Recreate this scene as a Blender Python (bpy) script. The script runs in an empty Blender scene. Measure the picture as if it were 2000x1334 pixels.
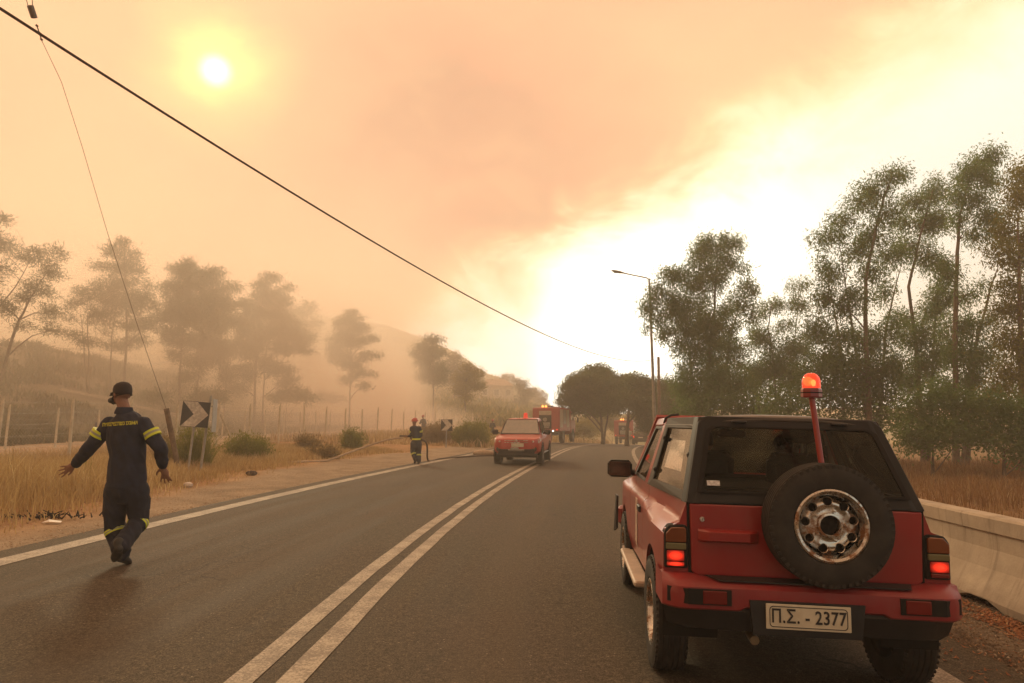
import bpy, math, random
import numpy as np
from mathutils import Vector, Matrix, noise as mnoise
from mathutils.bvhtree import BVHTree
random.seed(7); RNG = np.random.default_rng(7)
SC = bpy.context.scene
COL = SC.collection
R = math.radians
# ------------------------------------------------------------------ camera
H, FPX, PITCH = 1.52, 1300.0, math.atan(161/1300)
cam = bpy.data.cameras.new('camera'); camo = bpy.data.objects.new('camera', cam); COL.objects.link(camo)
cam.sensor_width = 36; cam.lens = FPX/2000*36; cam.clip_start = .05; cam.clip_end = 2000
camo.location = (0, 0, H); camo.rotation_euler = (math.pi/2+PITCH, 0, 0)
SC.camera = camo
SC.view_settings.view_transform = 'Standard'; SC.view_settings.look = 'None'
SC.view_settings.exposure = 0.15; SC.view_settings.gamma = 1
SC.cycles.use_denoising = True
SC.cycles.max_bounces = 8; SC.cycles.volume_bounces = 5; SC.cycles.transparent_max_bounces = 12
SC.cycles.volume_step_rate = 2.0; SC.cycles.volume_max_steps = 96
SC.cycles.sample_clamp_indirect = 6
SUN_AZ, SUN_EL = R(-25.3), R(26.8)
SUND = Vector((math.sin(SUN_AZ)*math.cos(SUN_EL), math.cos(SUN_AZ)*math.cos(SUN_EL), math.sin(SUN_EL)))

# ------------------------------------------------------------------ node helper
class NT:
    def __init__(s, tree):
        s.t = tree; s.n = tree.nodes; s.l = tree.links
    def node(s, typ, **kw):
        n = s.n.new(typ)
        for k, v in kw.items(): setattr(n, k, v)
        return n
    def put(s, sock, v):
        if v is None: return
        if isinstance(v, bpy.types.NodeSocket): s.l.new(v, sock)
        else:
            if sock.type == 'RGBA' and hasattr(v, '__len__') and len(v) == 3: v = (*v, 1)
            sock.default_value = v
    def m(s, op, a, b=None, c=None, clamp=False):
        n = s.node('ShaderNodeMath', operation=op, use_clamp=clamp)
        for i, v in enumerate((a, b, c)): s.put(n.inputs[i], v)
        return n.outputs[0]
    def vm(s, op, a, b=None, out=0):
        n = s.node('ShaderNodeVectorMath', operation=op); s.put(n.inputs[0], a); s.put(n.inputs[1], b)
        return n.outputs[out]
    def mix(s, f, a, b, blend='MIX'):
        n = s.node('ShaderNodeMix', data_type='RGBA', blend_type=blend)
        s.put(n.inputs[0], f); s.put(n.inputs[6], a); s.put(n.inputs[7], b); return n.outputs[2]
    def sm(s, v, a, b, c=0., d=1.):
        n = s.node('ShaderNodeMapRange', interpolation_type='SMOOTHSTEP')
        for i, x in enumerate((v, a, b, c, d)): s.put(n.inputs[i], x)
        return n.outputs[0]
    def noise(s, vec, scale=5, detail=4, rough=.55, dist=0, out=0):
        n = s.node('ShaderNodeTexNoise'); s.put(n.inputs['Vector'], vec)
        n.inputs['Scale'].default_value = scale; n.inputs['Detail'].default_value = detail
        n.inputs['Roughness'].default_value = rough; n.inputs['Distortion'].default_value = dist
        return n.outputs[out]
    def sep(s, v):
        n = s.node('ShaderNodeSeparateXYZ'); s.put(n.inputs[0], v); return n.outputs
    def comb(s, x, y, z):
        n = s.node('ShaderNodeCombineXYZ')
        for i, v in enumerate((x, y, z)): s.put(n.inputs[i], v)
        return n.outputs[0]
    def obj(s): return s.node('ShaderNodeTexCoord').outputs['Object']
    def attr(s, name, out='Color'): return s.node('ShaderNodeAttribute', attribute_name=name).outputs[out]

# ------------------------------------------------------------------ world: smoke-filled sky
W = bpy.data.worlds.new('World'); SC.world = W; W.use_nodes = True
w = NT(W.node_tree); w.n.clear()
d = w.vm('NORMALIZE', w.node('ShaderNodeTexCoord').outputs['Generated'])
X, Y_, Z_ = w.sep(d)
el = w.m('MULTIPLY', w.m('ARCSINE', Z_), 57.2958)
saz = w.m('DIVIDE', X, w.m('SQRT', w.m('ADD', w.m('MULTIPLY', X, X), w.m('ADD', w.m('MULTIPLY', Y_, Y_), 1e-4))))
sd = w.vm('MULTIPLY', d, (1., 1., 1.6))
n1 = w.noise(sd, 2.2, 5, .55, .3); n2 = w.noise(w.vm('ADD', sd, (3.1, .7, 5.)), 6.5, 6, .6, .6); n3 = w.noise(w.vm('ADD', sd, (9., 2., 1.)), 1.3, 3, .5)
s_ = w.m('SUBTRACT', el, w.m('MULTIPLY_ADD', saz, 28., 11.))
s_ = w.m('ADD', s_, w.m('MULTIPLY', w.m('SUBTRACT', n1, .5), 16.))
s_ = w.m('ADD', s_, w.m('MULTIPLY', w.m('SUBTRACT', n2, .5), 12.))
mask = w.sm(s_, -2.8, 4.2)
fr = w.m('MULTIPLY', w.sm(s_, -7., 0.), w.sm(s_, 7., 1.))
def ang(az, ele):
    v = (math.sin(R(az))*math.cos(R(ele)), math.cos(R(az))*math.cos(R(ele)), math.sin(R(ele)))
    return w.m('MULTIPLY', w.m('ARCCOSINE', w.m('MINIMUM', w.vm('DOT_PRODUCT', d, v, 1), .999999)), 57.2958)
sky = w.node('ShaderNodeTexSky', sky_type='NISHITA', sun_disc=False)
sky.sun_elevation = SUN_EL; sky.sun_rotation = SUN_AZ; sky.dust_density = 8; sky.air_density = 1.5
nish = w.vm('SCALE', sky.outputs[0]); nish.node.inputs[3].default_value = .02
clear = w.mix(w.sm(ang(2, 7), 32., 8.), (1.02, 1.02, .88), (2.6, 2.65, 2.4))
clear = w.vm('ADD', clear, nish)
smA, smB, smC = (1.14, .63, .33), (.60, .36, .215), (1.14, .45, .26)
f1 = w.m('ADD', w.sm(ang(-5, 21), 24., 3.), w.m('ADD', w.m('MULTIPLY', w.m('SUBTRACT', n1, .5), 1.5), w.m('MULTIPLY', w.m('SUBTRACT', n2, .5), .9)), clamp=True)
smoke = w.mix(f1, smA, smB)
f2 = w.m('MULTIPLY', w.sm(n3, .34, .60), w.m('MULTIPLY', w.sm(s_, 42., 5.), w.m('SUBTRACT', 1., w.m('MULTIPLY', f1, .62))))
smoke = w.mix(f2, smoke, smC)
smoke = w.mix(w.m('MULTIPLY', w.sm(n2, .35, .7), .35), smoke, smA)
rs = ang(-25.3, 26.8)
rsn = w.m('ADD', rs, w.m('MULTIPLY', w.m('SUBTRACT', n2, .5), 7.))
smoke = w.mix(w.m('MULTIPLY', w.sm(rsn, 7., .5), .6), smoke, (1.45, 1.0, .40))
col = w.mix(mask, clear, smoke)
col = w.mix(w.m('MULTIPLY', fr, .55), col, (1.45, 1.05, .52))
core = w.mix(w.m('POWER', w.sm(rs, 1.6, .15), 1.2), (0, 0, 0), (2.0, 1.9, 1.3))
halo = w.mix(w.m('POWER', w.sm(rsn, 4.6, .5), 2.), (0, 0, 0), (.35, .30, .06))
col = w.vm('ADD', col, w.vm('ADD', core, halo))
fwd = w.vm('DOT_PRODUCT', d, (-.10, .93, .35), 1)                    # smoke scatters forward: the sky dulls away from the sun
k_ = w.sm(fwd, .50, -.45, 1., .50); col = w.mix(1., col, w.comb(k_, k_, k_), 'MULTIPLY')
low = w.sm(el, -2., -12.)
col = w.mix(low, col, (.45, .30, .18))
bg = w.node('ShaderNodeBackground'); w.put(bg.inputs[0], col); bg.inputs[1].default_value = 1.0
w.l.new(bg.outputs[0], w.node('ShaderNodeOutputWorld').inputs[0])
sl = bpy.data.lights.new('sun', 'SUN'); sl.energy = 2.0; sl.angle = R(8); sl.color = (1, .83, .52)
so = bpy.data.objects.new('sun', sl); COL.objects.link(so); so.rotation_euler = (-SUND).to_track_quat('-Z', 'Y').to_euler(); so.location = (0, 0, 30)

# ------------------------------------------------------------------ object helpers
def tag(o, label=None, cat=None, group=None, kind=None):
    if label: o['label'] = label
    if cat: o['category'] = cat
    if group: o['group'] = group
    if kind: o['kind'] = kind
    return o
def empty(name, loc=(0, 0, 0), rz=0, label=None, cat=None, group=None, parent=None):
    o = bpy.data.objects.new(name, None); COL.objects.link(o); o.location = loc; o.rotation_euler = (0, 0, rz)
    o.empty_display_size = .2; o.parent = parent
    return tag(o, label, cat, group)
def copy_tree(o, parent=None):
    c = o.copy(); COL.objects.link(c)
    if parent: c.parent = parent
    for ch in [x for x in o.children]: copy_tree(ch, c)
    return c
class MB:
    def __init__(s): s.v = []; s.f = []; s.m = []; s.uv = None
    def add(s, vs, fs, mi=0):
        b = len(s.v); s.v += [tuple(v) for v in vs]; s.f += [tuple(b+i for i in f) for f in fs]; s.m += [mi]*len(fs); return s
    def box(s, c, size, mi=0, rot=None, taper=(1, 1)):
        x, y, z = [q/2 for q in size]; M = rot or Matrix.Identity(3); tx, ty = taper
        vs = []
        for sz in (-1, 1):
            for sx, sy in ((-1, -1), (1, -1), (1, 1), (-1, 1)):
                k = (tx, ty) if sz > 0 else (1, 1)
                vs.append(Vector(c)+M @ Vector((sx*x*k[0], sy*y*k[1], sz*z)))
        return s.add(vs, [(3, 2, 1, 0), (4, 5, 6, 7), (0, 1, 5, 4), (1, 2, 6, 5), (2, 3, 7, 6), (3, 0, 4, 7)], mi)
    def bbox(s, c, size, b=.01, mi=0, rot=None):     # box with chamfered edges
        M = rot or Matrix.Identity(3); x, y, z = [q/2 for q in size]; vs = []; 
        def ring(zz, ix):
            X, Yy = x-ix, y-ix
            return [Vector(c)+M @ Vector(p+(zz,)) for p in ((-X+b, -Yy), (X-b, -Yy), (X, -Yy+b), (X, Yy-b), (X-b, Yy), (-X+b, Yy), (-X, Yy-b), (-X, -Yy+b))]
        for zz, ix in ((-z, b), (-z+b, 0), (z-b, 0), (z, b)): vs += ring(zz, ix)
        fs = [tuple(range(7, -1, -1)), tuple(range(24, 32))]
        for k in range(3):
            for i in range(8): j = (i+1) % 8; fs.append((k*8+i, k*8+j, k*8+8+j, k*8+8+i))
        return s.add(vs, fs, mi)
    def tube(s, pts, rad, n=6, mi=0, cap=True, flat=1.0):
        pts = [Vector(p) for p in pts]; rad = rad if hasattr(rad, '__len__') else [rad]*len(pts)
        vs = []; up = None
        for i, p in enumerate(pts):
            t = (pts[min(i+1, len(pts)-1)]-pts[max(i-1, 0)])
            t = t.normalized() if t.length > 1e-9 else Vector((0, 0, 1))
            if up is None: up = Vector((0, 0, 1)) if abs(t.z) < .9 else Vector((1, 0, 0))
            a = t.cross(up).normalized(); up = a.cross(t).normalized()
            for k in range(n):
                th = 2*math.pi*k/n; vs.append(p+a*math.cos(th)*rad[i]+up*math.sin(th)*rad[i]*flat)
        fs = [(i*n+k, i*n+(k+1) % n, (i+1)*n+(k+1) % n, (i+1)*n+k) for i in range(len(pts)-1) for k in range(n)]
        if cap: fs += [tuple(range(n-1, -1, -1)), tuple(range((len(pts)-1)*n, len(pts)*n))]
        return s.add(vs, fs, mi)
    def lathe(s, prof, n=24, c=(0, 0, 0), rot=None, mi=0, closed=False, sx=1, sy=1):   # prof (r,z)
        M = rot or Matrix.Identity(3); c = Vector(c); vs = []
        for r, z in prof:
            for k in range(n):
                th = 2*math.pi*k/n; vs.append(c+M @ Vector((r*math.cos(th)*sx, r*math.sin(th)*sy, z)))
        m = len(prof)
        fs = [(i*n+k, i*n+(k+1) % n, ((i+1) % m)*n+(k+1) % n, ((i+1) % m)*n+k) for i in range(m if closed else m-1) for k in range(n)]
        return s.add(vs, fs, mi)
    def slab(s, pts, th, mi=0):                     # polygon + thickness vector
        p = [Vector(q) for q in pts]; th = Vector(th); n = len(p)
        fs = [tuple(range(n)), tuple(range(2*n-1, n-1, -1))]+[(i, n+i, n+(i+1) % n, (i+1) % n) for i in range(n)]
        return s.add(p+[q+th for q in p], fs, mi)
    def ring(s, outer, inner, th, mi=0):
        o = [Vector(q) for q in outer]; i_ = [Vector(q) for q in inner]; th = Vector(th); n = len(o)
        vs = o+i_+[q+th for q in o]+[q+th for q in i_]; fs = []
        for k in range(n):
            j = (k+1) % n
            fs += [(k, j, n+j, n+k), (2*n+k, 3*n+k, 3*n+j, 2*n+j), (k, 2*n+k, 2*n+j, j), (n+k, n+j, 3*n+j, 3*n+k)]
        return s.add(vs, fs, mi)
    def grid(s, P, mi=0, closed=False):             # P[i][j] -> vec, None cells skipped
        ni, nj = len(P), len(P[0]); vs = [q for row in P for q in row]
        fs = [(i*nj+j, i*nj+j+1, (i+1)*nj+j+1, (i+1)*nj+j) for i in range(ni-1) for j in range(nj-1)]
        if closed: fs += [((ni-1)*nj+j, (ni-1)*nj+j+1, j+1, j) for j in range(nj-1)]
        return s.add(vs, fs, mi)
    def ell(s, c, r, n=12, m=8, mi=0, rot=None):
        prof = [(max(math.sin(math.pi*i/m), 1e-4), -math.cos(math.pi*i/m)) for i in range(m+1)]
        M = (rot or Matrix.Identity(3)) @ Matrix.Diagonal(Vector(r))
        return s.lathe(prof, n, c, M, mi)
    def mesh(s, name, mats, smooth=False, recalc=True):
        me = bpy.data.meshes.new(name); me.from_pydata(s.v, [], s.f)
        for m_ in (mats if isinstance(mats, (list, tuple)) else [mats]): me.materials.append(m_)
        me.polygons.foreach_set('material_index', s.m)
        if recalc:
            import bmesh
            b = bmesh.new(); b.from_mesh(me); bmesh.ops.recalc_face_normals(b, faces=b.faces); b.to_mesh(me); b.free()
        if smooth:
            me.polygons.foreach_set('use_smooth', [True]*len(me.polygons))
            if smooth is not True: me.set_sharp_from_angle(angle=R(smooth))
        me.update(); return me
    def build(s, name, mats, parent=None, smooth=False, loc=None, recalc=True):
        o = bpy.data.objects.new(name, s.mesh(name, mats, smooth, recalc)); COL.objects.link(o); o.parent = parent
        if loc: o.location = loc
        return o
def add_obj(name, me, parent=None, loc=(0, 0, 0), rz=0):
    o = bpy.data.objects.new(name, me); COL.objects.link(o); o.parent = parent; o.location = loc; o.rotation_euler = (0, 0, rz); return o
def bevel(o, wd=.01, seg=2, ang=35):
    m_ = o.modifiers.new('bevel', 'BEVEL'); m_.width = wd; m_.segments = seg; m_.limit_method = 'ANGLE'; m_.angle_limit = R(ang); m_.harden_normals = False; return o

# ------------------------------------------------------------------ materials
MATS = {}
def mat(name, col=(.5, .5, .5), rough=.6, metal=0, vary=.15, scale=6, bump=0, bscale=60, spec=.5, coat=0, emit=None, es=0, trans=0, fn=None):
    if name in MATS: return MATS[name]
    m_ = bpy.data.materials.new(name); m_.use_nodes = True; t = NT(m_.node_tree); b = m_.node_tree.nodes['Principled BSDF']
    b.inputs['Roughness'].default_value = rough; b.inputs['Metallic'].default_value = metal
    b.inputs['Specular IOR Level'].default_value = spec; b.inputs['Coat Weight'].default_value = coat; b.inputs['Coat Roughness'].default_value = .08
    if trans: b.inputs['Transmission Weight'].default_value = trans
    c = col
    if vary:
        nz = t.noise(t.obj(), scale, 5, .6)
        f = t.sm(nz, .3, .7)
        c = t.mix(f, tuple(x*(1-vary) for x in col), tuple(min(1, x*(1+vary)) for x in col))
    if fn: c = fn(t, b, c) or c
    t.put(b.inputs['Base Color'], c)
    if emit: t.put(b.inputs['Emission Color'], emit); b.inputs['Emission Strength'].default_value = es
    if bump:
        bn = t.node('ShaderNodeBump'); bn.inputs['Strength'].default_value = bump; bn.inputs['Distance'].default_value = .01
        t.put(bn.inputs['Height'], t.noise(t.obj(), bscale, 4)); t.l.new(bn.outputs[0], b.inputs['Normal'])
    MATS[name] = m_; return m_
def glass(name, tint=(.6, .6, .55), gl=.06, rough=.02, dirt=.08, dcol=(.5, .42, .3)):
    m_ = bpy.data.materials.new(name); m_.use_nodes = True; t = NT(m_.node_tree); t.n.clear()
    tr = t.node('ShaderNodeBsdfTransparent'); t.put(tr.inputs[0], tint)
    g = t.node('ShaderNodeBsdfGlossy'); g.inputs['Roughness'].default_value = rough
    fr_ = t.node('ShaderNodeFresnel'); fr_.inputs[0].default_value = 1.45
    f = t.m('ADD', fr_.outputs[0], gl, clamp=True)
    mx = t.node('ShaderNodeMixShader'); t.put(mx.inputs[0], f); t.l.new(tr.outputs[0], mx.inputs[1]); t.l.new(g.outputs[0], mx.inputs[2])
    df = t.node('ShaderNodeBsdfDiffuse'); t.put(df.inputs[0], dcol)
    m2 = t.node('ShaderNodeMixShader'); t.put(m2.inputs[0], t.m('MULTIPLY', t.sm(t.noise(t.obj(), 4, 4), .3, .8), dirt))
    t.l.new(mx.outputs[0], m2.inputs[1]); t.l.new(df.outputs[0], m2.inputs[2])
    t.l.new(m2.outputs[0], t.node('ShaderNodeOutputMaterial').inputs[0]); return m_
def leafmat(name, c1, c2, c3=None, transl=.35, rough=.6):
    m_ = bpy.data.materials.new(name); m_.use_nodes = True; t = NT(m_.node_tree); t.n.clear()
    a = t.attr('tint', 'Fac'); c = t.mix(a, c1, c2)
    if c3: c = t.mix(t.sm(a, .86, .97), c, c3)
    df = t.node('ShaderNodeBsdfPrincipled'); t.put(df.inputs['Base Color'], c); df.inputs['Roughness'].default_value = rough; df.inputs['Specular IOR Level'].default_value = .3
    tl = t.node('ShaderNodeBsdfTranslucent'); t.put(tl.inputs[0], t.mix(.5, c, (1, .9, .4), 'MULTIPLY'))
    mx = t.node('ShaderNodeMixShader'); mx.inputs[0].default_value = transl
    t.l.new(df.outputs[0], mx.inputs[1]); t.l.new(tl.outputs[0], mx.inputs[2])
    t.l.new(mx.outputs[0], t.node('ShaderNodeOutputMaterial').inputs[0]); return m_
def dusty(c2, amt=.35, sc=5):
    def fn(t, b, c): return t.mix(t.m('MULTIPLY', t.sm(t.noise(t.obj(), sc, 6, .65), .35, .75), amt), c, c2)
    return fn
M_RED = mat('red_paint', (.27, .011, .011), .32, vary=.08, scale=2.5, coat=.5, fn=dusty((.22, .06, .045), .28, 3))
M_REDM = mat('matte_red_bumper', (.23, .018, .022), .45, vary=.1, fn=dusty((.20, .07, .06), .35, 9))
M_BLK = mat('black_plastic', (.014, .014, .016), .5, vary=.2, bump=.15)
M_TRIM = mat("dark_trim", (.010, .011, .013), .5, vary=.2, spec=.3)
M_RUB = mat('tyre_rubber', (.015, .014, .013), .75, vary=.25, scale=12, fn=dusty((.06, .05, .04), .4, 10))
M_GAP = mat('panel_gap', (.006, .005, .005), .9, vary=0)
M_STEEL = mat('galvanised_steel', (.34, .33, .30), .5, metal=.6, vary=.2)
M_CHROME = mat('chrome_rim', (.62, .60, .56), .18, metal=1, vary=.1, fn=lambda t, b, c: (t.put(b.inputs['Roughness'], t.sm(t.noise(t.obj(), 9, 6, .7), .40, .62, .14, .6)), t.put(b.inputs['Metallic'], t.sm(t.noise(t.obj(), 11, 6, .7), .48, .62, 1., .3)), t.mix(t.sm(t.noise(t.obj(), 11, 6, .7), .46, .60), c, (.24, .11, .045)))[2])
M_RIMG = mat('grey_rim', (.30, .29, .27), .4, metal=.7, vary=.2)
M_SEAT = mat('seat_fabric', (.03, .03, .032), .9, vary=.3)
M_INT = mat('interior_plastic', (.022, .021, .02), .7, vary=.2)
M_GLASS = glass('window_glass', (.97, .97, .93), .0, dirt=.05)
M_GLASSR = glass('rear_window_glass', (.97, .98, .93), -.03, dirt=.01, dcol=(.10, .08, .06))
M_GLASSQ = glass('quarter_window_glass', (.55, .55, .5), .16, dirt=.15)
M_WSC = glass('windscreen_reflecting', (.18, .2, .16), .25, dirt=.35, dcol=(.30, .30, .22))
def _conc(t, b, c):
    p = t.obj(); c = t.mix(t.m('MULTIPLY', t.sm(t.noise(p, 1.6, 6, .65), .35, .75), .5), c, (.24, .18, .125))
    st = t.noise(t.vm('MULTIPLY', p, (1., 5., .35)), 2.2, 5, .65); c = t.mix(t.m('MULTIPLY', t.sm(st, .52, .72), .55), c, (.15, .115, .085))
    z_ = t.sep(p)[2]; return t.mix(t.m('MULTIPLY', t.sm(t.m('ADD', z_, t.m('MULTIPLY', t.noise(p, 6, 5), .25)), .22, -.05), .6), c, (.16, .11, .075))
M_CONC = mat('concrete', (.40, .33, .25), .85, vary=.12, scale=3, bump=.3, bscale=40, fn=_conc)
M_WHITE = mat('white_paint', (.72, .70, .64), .5, vary=.06)
M_BLACKP = mat('black_paint', (.02, .02, .022), .5, vary=.2)
M_AMBER = mat('amber_lens', (.16, .045, .012), .2, vary=.1, coat=.4)
M_CLEARL = mat('pale_lens', (.15, .14, .07), .2, vary=.1, coat=.4)
def _lit(t, b, c):
    g = t.node('ShaderNodeTexCoord').outputs['Generated']
    r_ = t.vm('LENGTH', t.vm('MULTIPLY', t.vm('SUBTRACT', g, (.5, .5, .52)), (1., 0., 1.)), out=1)
    t.put(b.inputs['Emission Strength'], t.sm(r_, .62, .05, .05, 1.6)); return c
M_REDLIT = mat('lit_red_lens', (.30, .01, .008), .25, vary=0, coat=.4, emit=(1, .035, .012), es=1, fn=_lit)
M_REDLENS = mat('red_lens', (.14, .008, .008), .2, vary=.1, coat=.4)
M_LAMPG = mat('lamp_glow', (.8, .3, .1), .4, vary=0, emit=(1, .32, .06), es=3)
M_SKIN = mat('skin', (.21, .10, .062), .6, vary=.12, scale=15)
M_NAVY = mat('navy_cloth', (.010, .015, .036), .85, vary=.25, scale=10, bump=.25, bscale=120)
M_NAVY2 = mat('navy_trouser_cloth', (.009, .013, .028), .88, vary=.3, scale=9, bump=.25, bscale=120)
M_BAND = mat('yellow_band', (.62, .68, .04), .6, vary=.08, emit=(.6, .7, .03), es=.0)
M_SILVER = mat('silver_band', (.30, .31, .22), .45, vary=.1)
M_BOOT = mat('boot_leather', (.02, .019, .018), .6, vary=.3)
M_YTXT = mat('yellow_print', (.58, .56, .04), .6, vary=.2, scale=40)
M_HELM = mat('red_helmet', (.42, .05, .035), .35, vary=.1, coat=.4)
M_BARK = mat('bark', (.10, .075, .055), .9, vary=.4, scale=5, bump=.5, bscale=20)
M_BARKE = mat('pale_bark', (.16, .125, .09), .9, vary=.4, scale=4, bump=.4, bscale=15)
M_WOOD = mat('weathered_wood', (.14, .095, .06), .9, vary=.35, scale=8, bump=.4, bscale=50)
M_WIRE = mat('cable', (.05, .028, .018), .7, vary=0)
M_POST = mat('concrete_post', (.52, .46, .34), .85, vary=.15, scale=6, bump=.3)
M_HOSE = mat('canvas_hose', (.42, .33, .24), .8, vary=.15)
M_HOUSE = mat('house_render', (.55, .50, .42), .8, vary=.08)
M_ROOF = mat('roof_tile', (.38, .26, .19), .8, vary=.2)

# ------------------------------------------------------------------ geometry of the place
def px_dir(px, py):
    a = (px-1000)/FPX; v = (667-py)/FPX; c, s = math.cos(PITCH), math.sin(PITCH)
    return Vector((a, c-v*s, s+v*c))
def at(px, py, Y):
    d_ = px_dir(px, py); return Vector((0, 0, H))+d_*(Y/d_.y)
_cy = [-60, 0, 4.0, 6.7, 9.9, 15.8, 24.4, 35, 47.4, 60, 80, 100, 130, 170, 230, 300]
_cx = [-1.6, -1.5, -1.43, -1.35, -1.11, -.54, .61, 2.2, 4.2, 7.4, 13.6, 22, 38, 64, 110, 170]
_ty = np.linspace(-60, 300, 1441)
def _smooth():
    v = np.interp(_ty, _cy, _cx); out = np.zeros_like(v)
    for i, y in enumerate(_ty):
        s_ = 1.3+.16*max(y, 0); k = np.arange(-60, 61)*.25*s_/6; wgt = np.exp(-.5*(k/s_)**2)
        out[i] = (np.interp(y+k, _ty, v)*wgt).sum()/wgt.sum()
    return out
_tx = _smooth()
def Xc(y): return np.interp(np.asarray(y, float), _ty, _tx)
def dXc(y): return (Xc(np.asarray(y)+.5)-Xc(np.asarray(y)-.5))
def off(x, y): return np.asarray(x, float)-Xc(y)
def sstep(x, a, b):
    t = np.clip((x-a)/(b-a), 0, 1); return t*t*(3-2*t)
def prof(y): return -np.clip(.00056*np.clip(y-40, 0, None)**2, 0, 3.2)*(1)
def vnoise(x, y, sc, seed=0):
    x = np.asarray(x, float)*sc+seed*17.3; y = np.asarray(y, float)*sc-seed*9.1
    return (np.sin(x*1.7+1.3*np.sin(y*1.1+seed))+np.sin(y*2.1+1.7*np.sin(x*.9-seed))+.5*np.sin(x*3.9+y*3.1)+.5*np.sin(x*5.3-y*4.7+1))/3
def road_z(x, y):
    o = off(x, y); return -.03*np.clip(o, -7, 7)-.03*np.clip(Xc(y), -1.6, 1.5)+prof(y)
def ground(x, y):
    x = np.asarray(x, float); y = np.asarray(y, float)
    o = off(x, y); z = road_z(x, y)
    z = z-prof(y)*sstep(-o, 6, 22)                                     # left land stays level
    z = z+sstep(-o, 5.2, 14)*(.05+.010*np.clip(y-20, -10, 60))
    z = z-sstep(o, 4.6, 7)*.06
    rough = sstep(np.abs(o), 5.5, 9)
    z = z+rough*(.05*vnoise(x, y, .8, 1)+.10*vnoise(x, y, .25, 2))
    u = .21*y-x
    ht = np.interp(y, [0, 40, 70, 118, 200, 260], [8.3, 8.3, 8.3, 6.3, 5, 5])
    hm = sstep(u, 36, 66)*(1+.12*vnoise(x, y, .07, 3))
    z = z+hm*ht+sstep(u, 36, 50)*.35*vnoise(x, y, .3, 5)
    z = z+sstep(o, 14, 40)*.5*(1+vnoise(x, y, .1, 4))
    return z
def gz(x, y): return float(ground(x, y))
def on(px, Y):      # ground point under picture column px at distance Y
    x = px_dir(px, 800).x/px_dir(px, 800).y*Y; return Vector((x, Y, gz(x, Y)))
def off(x, y): return np.asarray(x, float)-Xc(y)
OL, OR_ = -4.24, 4.75                         # asphalt edges
FAR = 88.0
_rq = [-3000, 0, 300, 480, 570, 650, 730, 800, 850, 900, 950, 1000, 1040, 1078, 1110, 1300, 1500, 2200, 5000]
_rp = [700, 640, 600, 590, 600, 612, 626, 640, 662, 690, 722, 745, 762, 792, 806, 800, 790, 790, 800]
_g0 = ground
def ground(x, y):
    x = np.asarray(x, float); y = np.asarray(y, float); z = _g0(x, y)
    q = 1000+1300*x/np.maximum(y, 20); k = np.clip((y-82)/118, 0, 1.25)
    rp = np.interp(q, _rq, _rp)+3.5*vnoise(q, 0, .05, 2)+1.5*vnoise(q, 3, .2, 1)
    zr = (828-rp)/1300*200+1.5
    rise = (zr-1)*np.where(k < 1, k**1.25, 1-(k-1)*1.2)
    return z*(1-sstep(k, .3, 1))+rise*(k > 0)+(k > .05)*.6*vnoise(x, y, .16, 6)*k
def gz(x, y): return float(ground(x, y))

def gridmesh(name, xs_fn, ys, cols, zfn, m_, kind='structure', colfn=None, uv=False, smooth=True):
    ys = np.asarray(ys); cols = np.asarray(cols)
    Yg, Og = np.meshgrid(ys, cols, indexing='ij'); Xg = xs_fn(Og, Yg); Zg = zfn(Xg, Yg, Og)
    V = np.stack([Xg, Yg, Zg], -1).reshape(-1, 3); ni, nj = Yg.shape
    i, j = np.meshgrid(np.arange(ni-1), np.arange(nj-1), indexing='ij'); a = i*nj+j
    F = np.stack([a, a+1, a+nj+1, a+nj], -1).reshape(-1, 4)
    me = bpy.data.meshes.new(name); quadmesh(me, V, F); me.materials.append(m_)
    if smooth: me.polygons.foreach_set('use_smooth', np.ones(len(F), bool))
    if colfn is not None:
        c = np.ones((len(V), 4), np.float32); c[:, :3] = colfn(V[:, 0], V[:, 1], V[:, 2])
        at_ = me.color_attributes.new('gcol', 'FLOAT_COLOR', 'POINT'); at_.data.foreach_set('color', c.ravel())
    if uv:
        u = me.uv_layers.new(name='uv'); idx = F.ravel(); uvv = np.stack([Og.ravel()[idx], Yg.ravel()[idx]], -1).astype(np.float32)
        u.data.foreach_set('uv', uvv.ravel())
    o = bpy.data.objects.new(name, me); COL.objects.link(o); o['kind'] = kind; return o
def quadmesh(me, V, F, k=4):
    V = np.asarray(V, np.float32); F = np.asarray(F, np.int32)
    me.vertices.add(len(V)); me.vertices.foreach_set('co', V.ravel())
    me.loops.add(F.size); me.loops.foreach_set('vertex_index', F.ravel())
    me.polygons.add(len(F)); me.polygons.foreach_set('loop_start', np.arange(0, F.size, k, dtype=np.int32))
    me.update(calc_edges=True)
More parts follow.
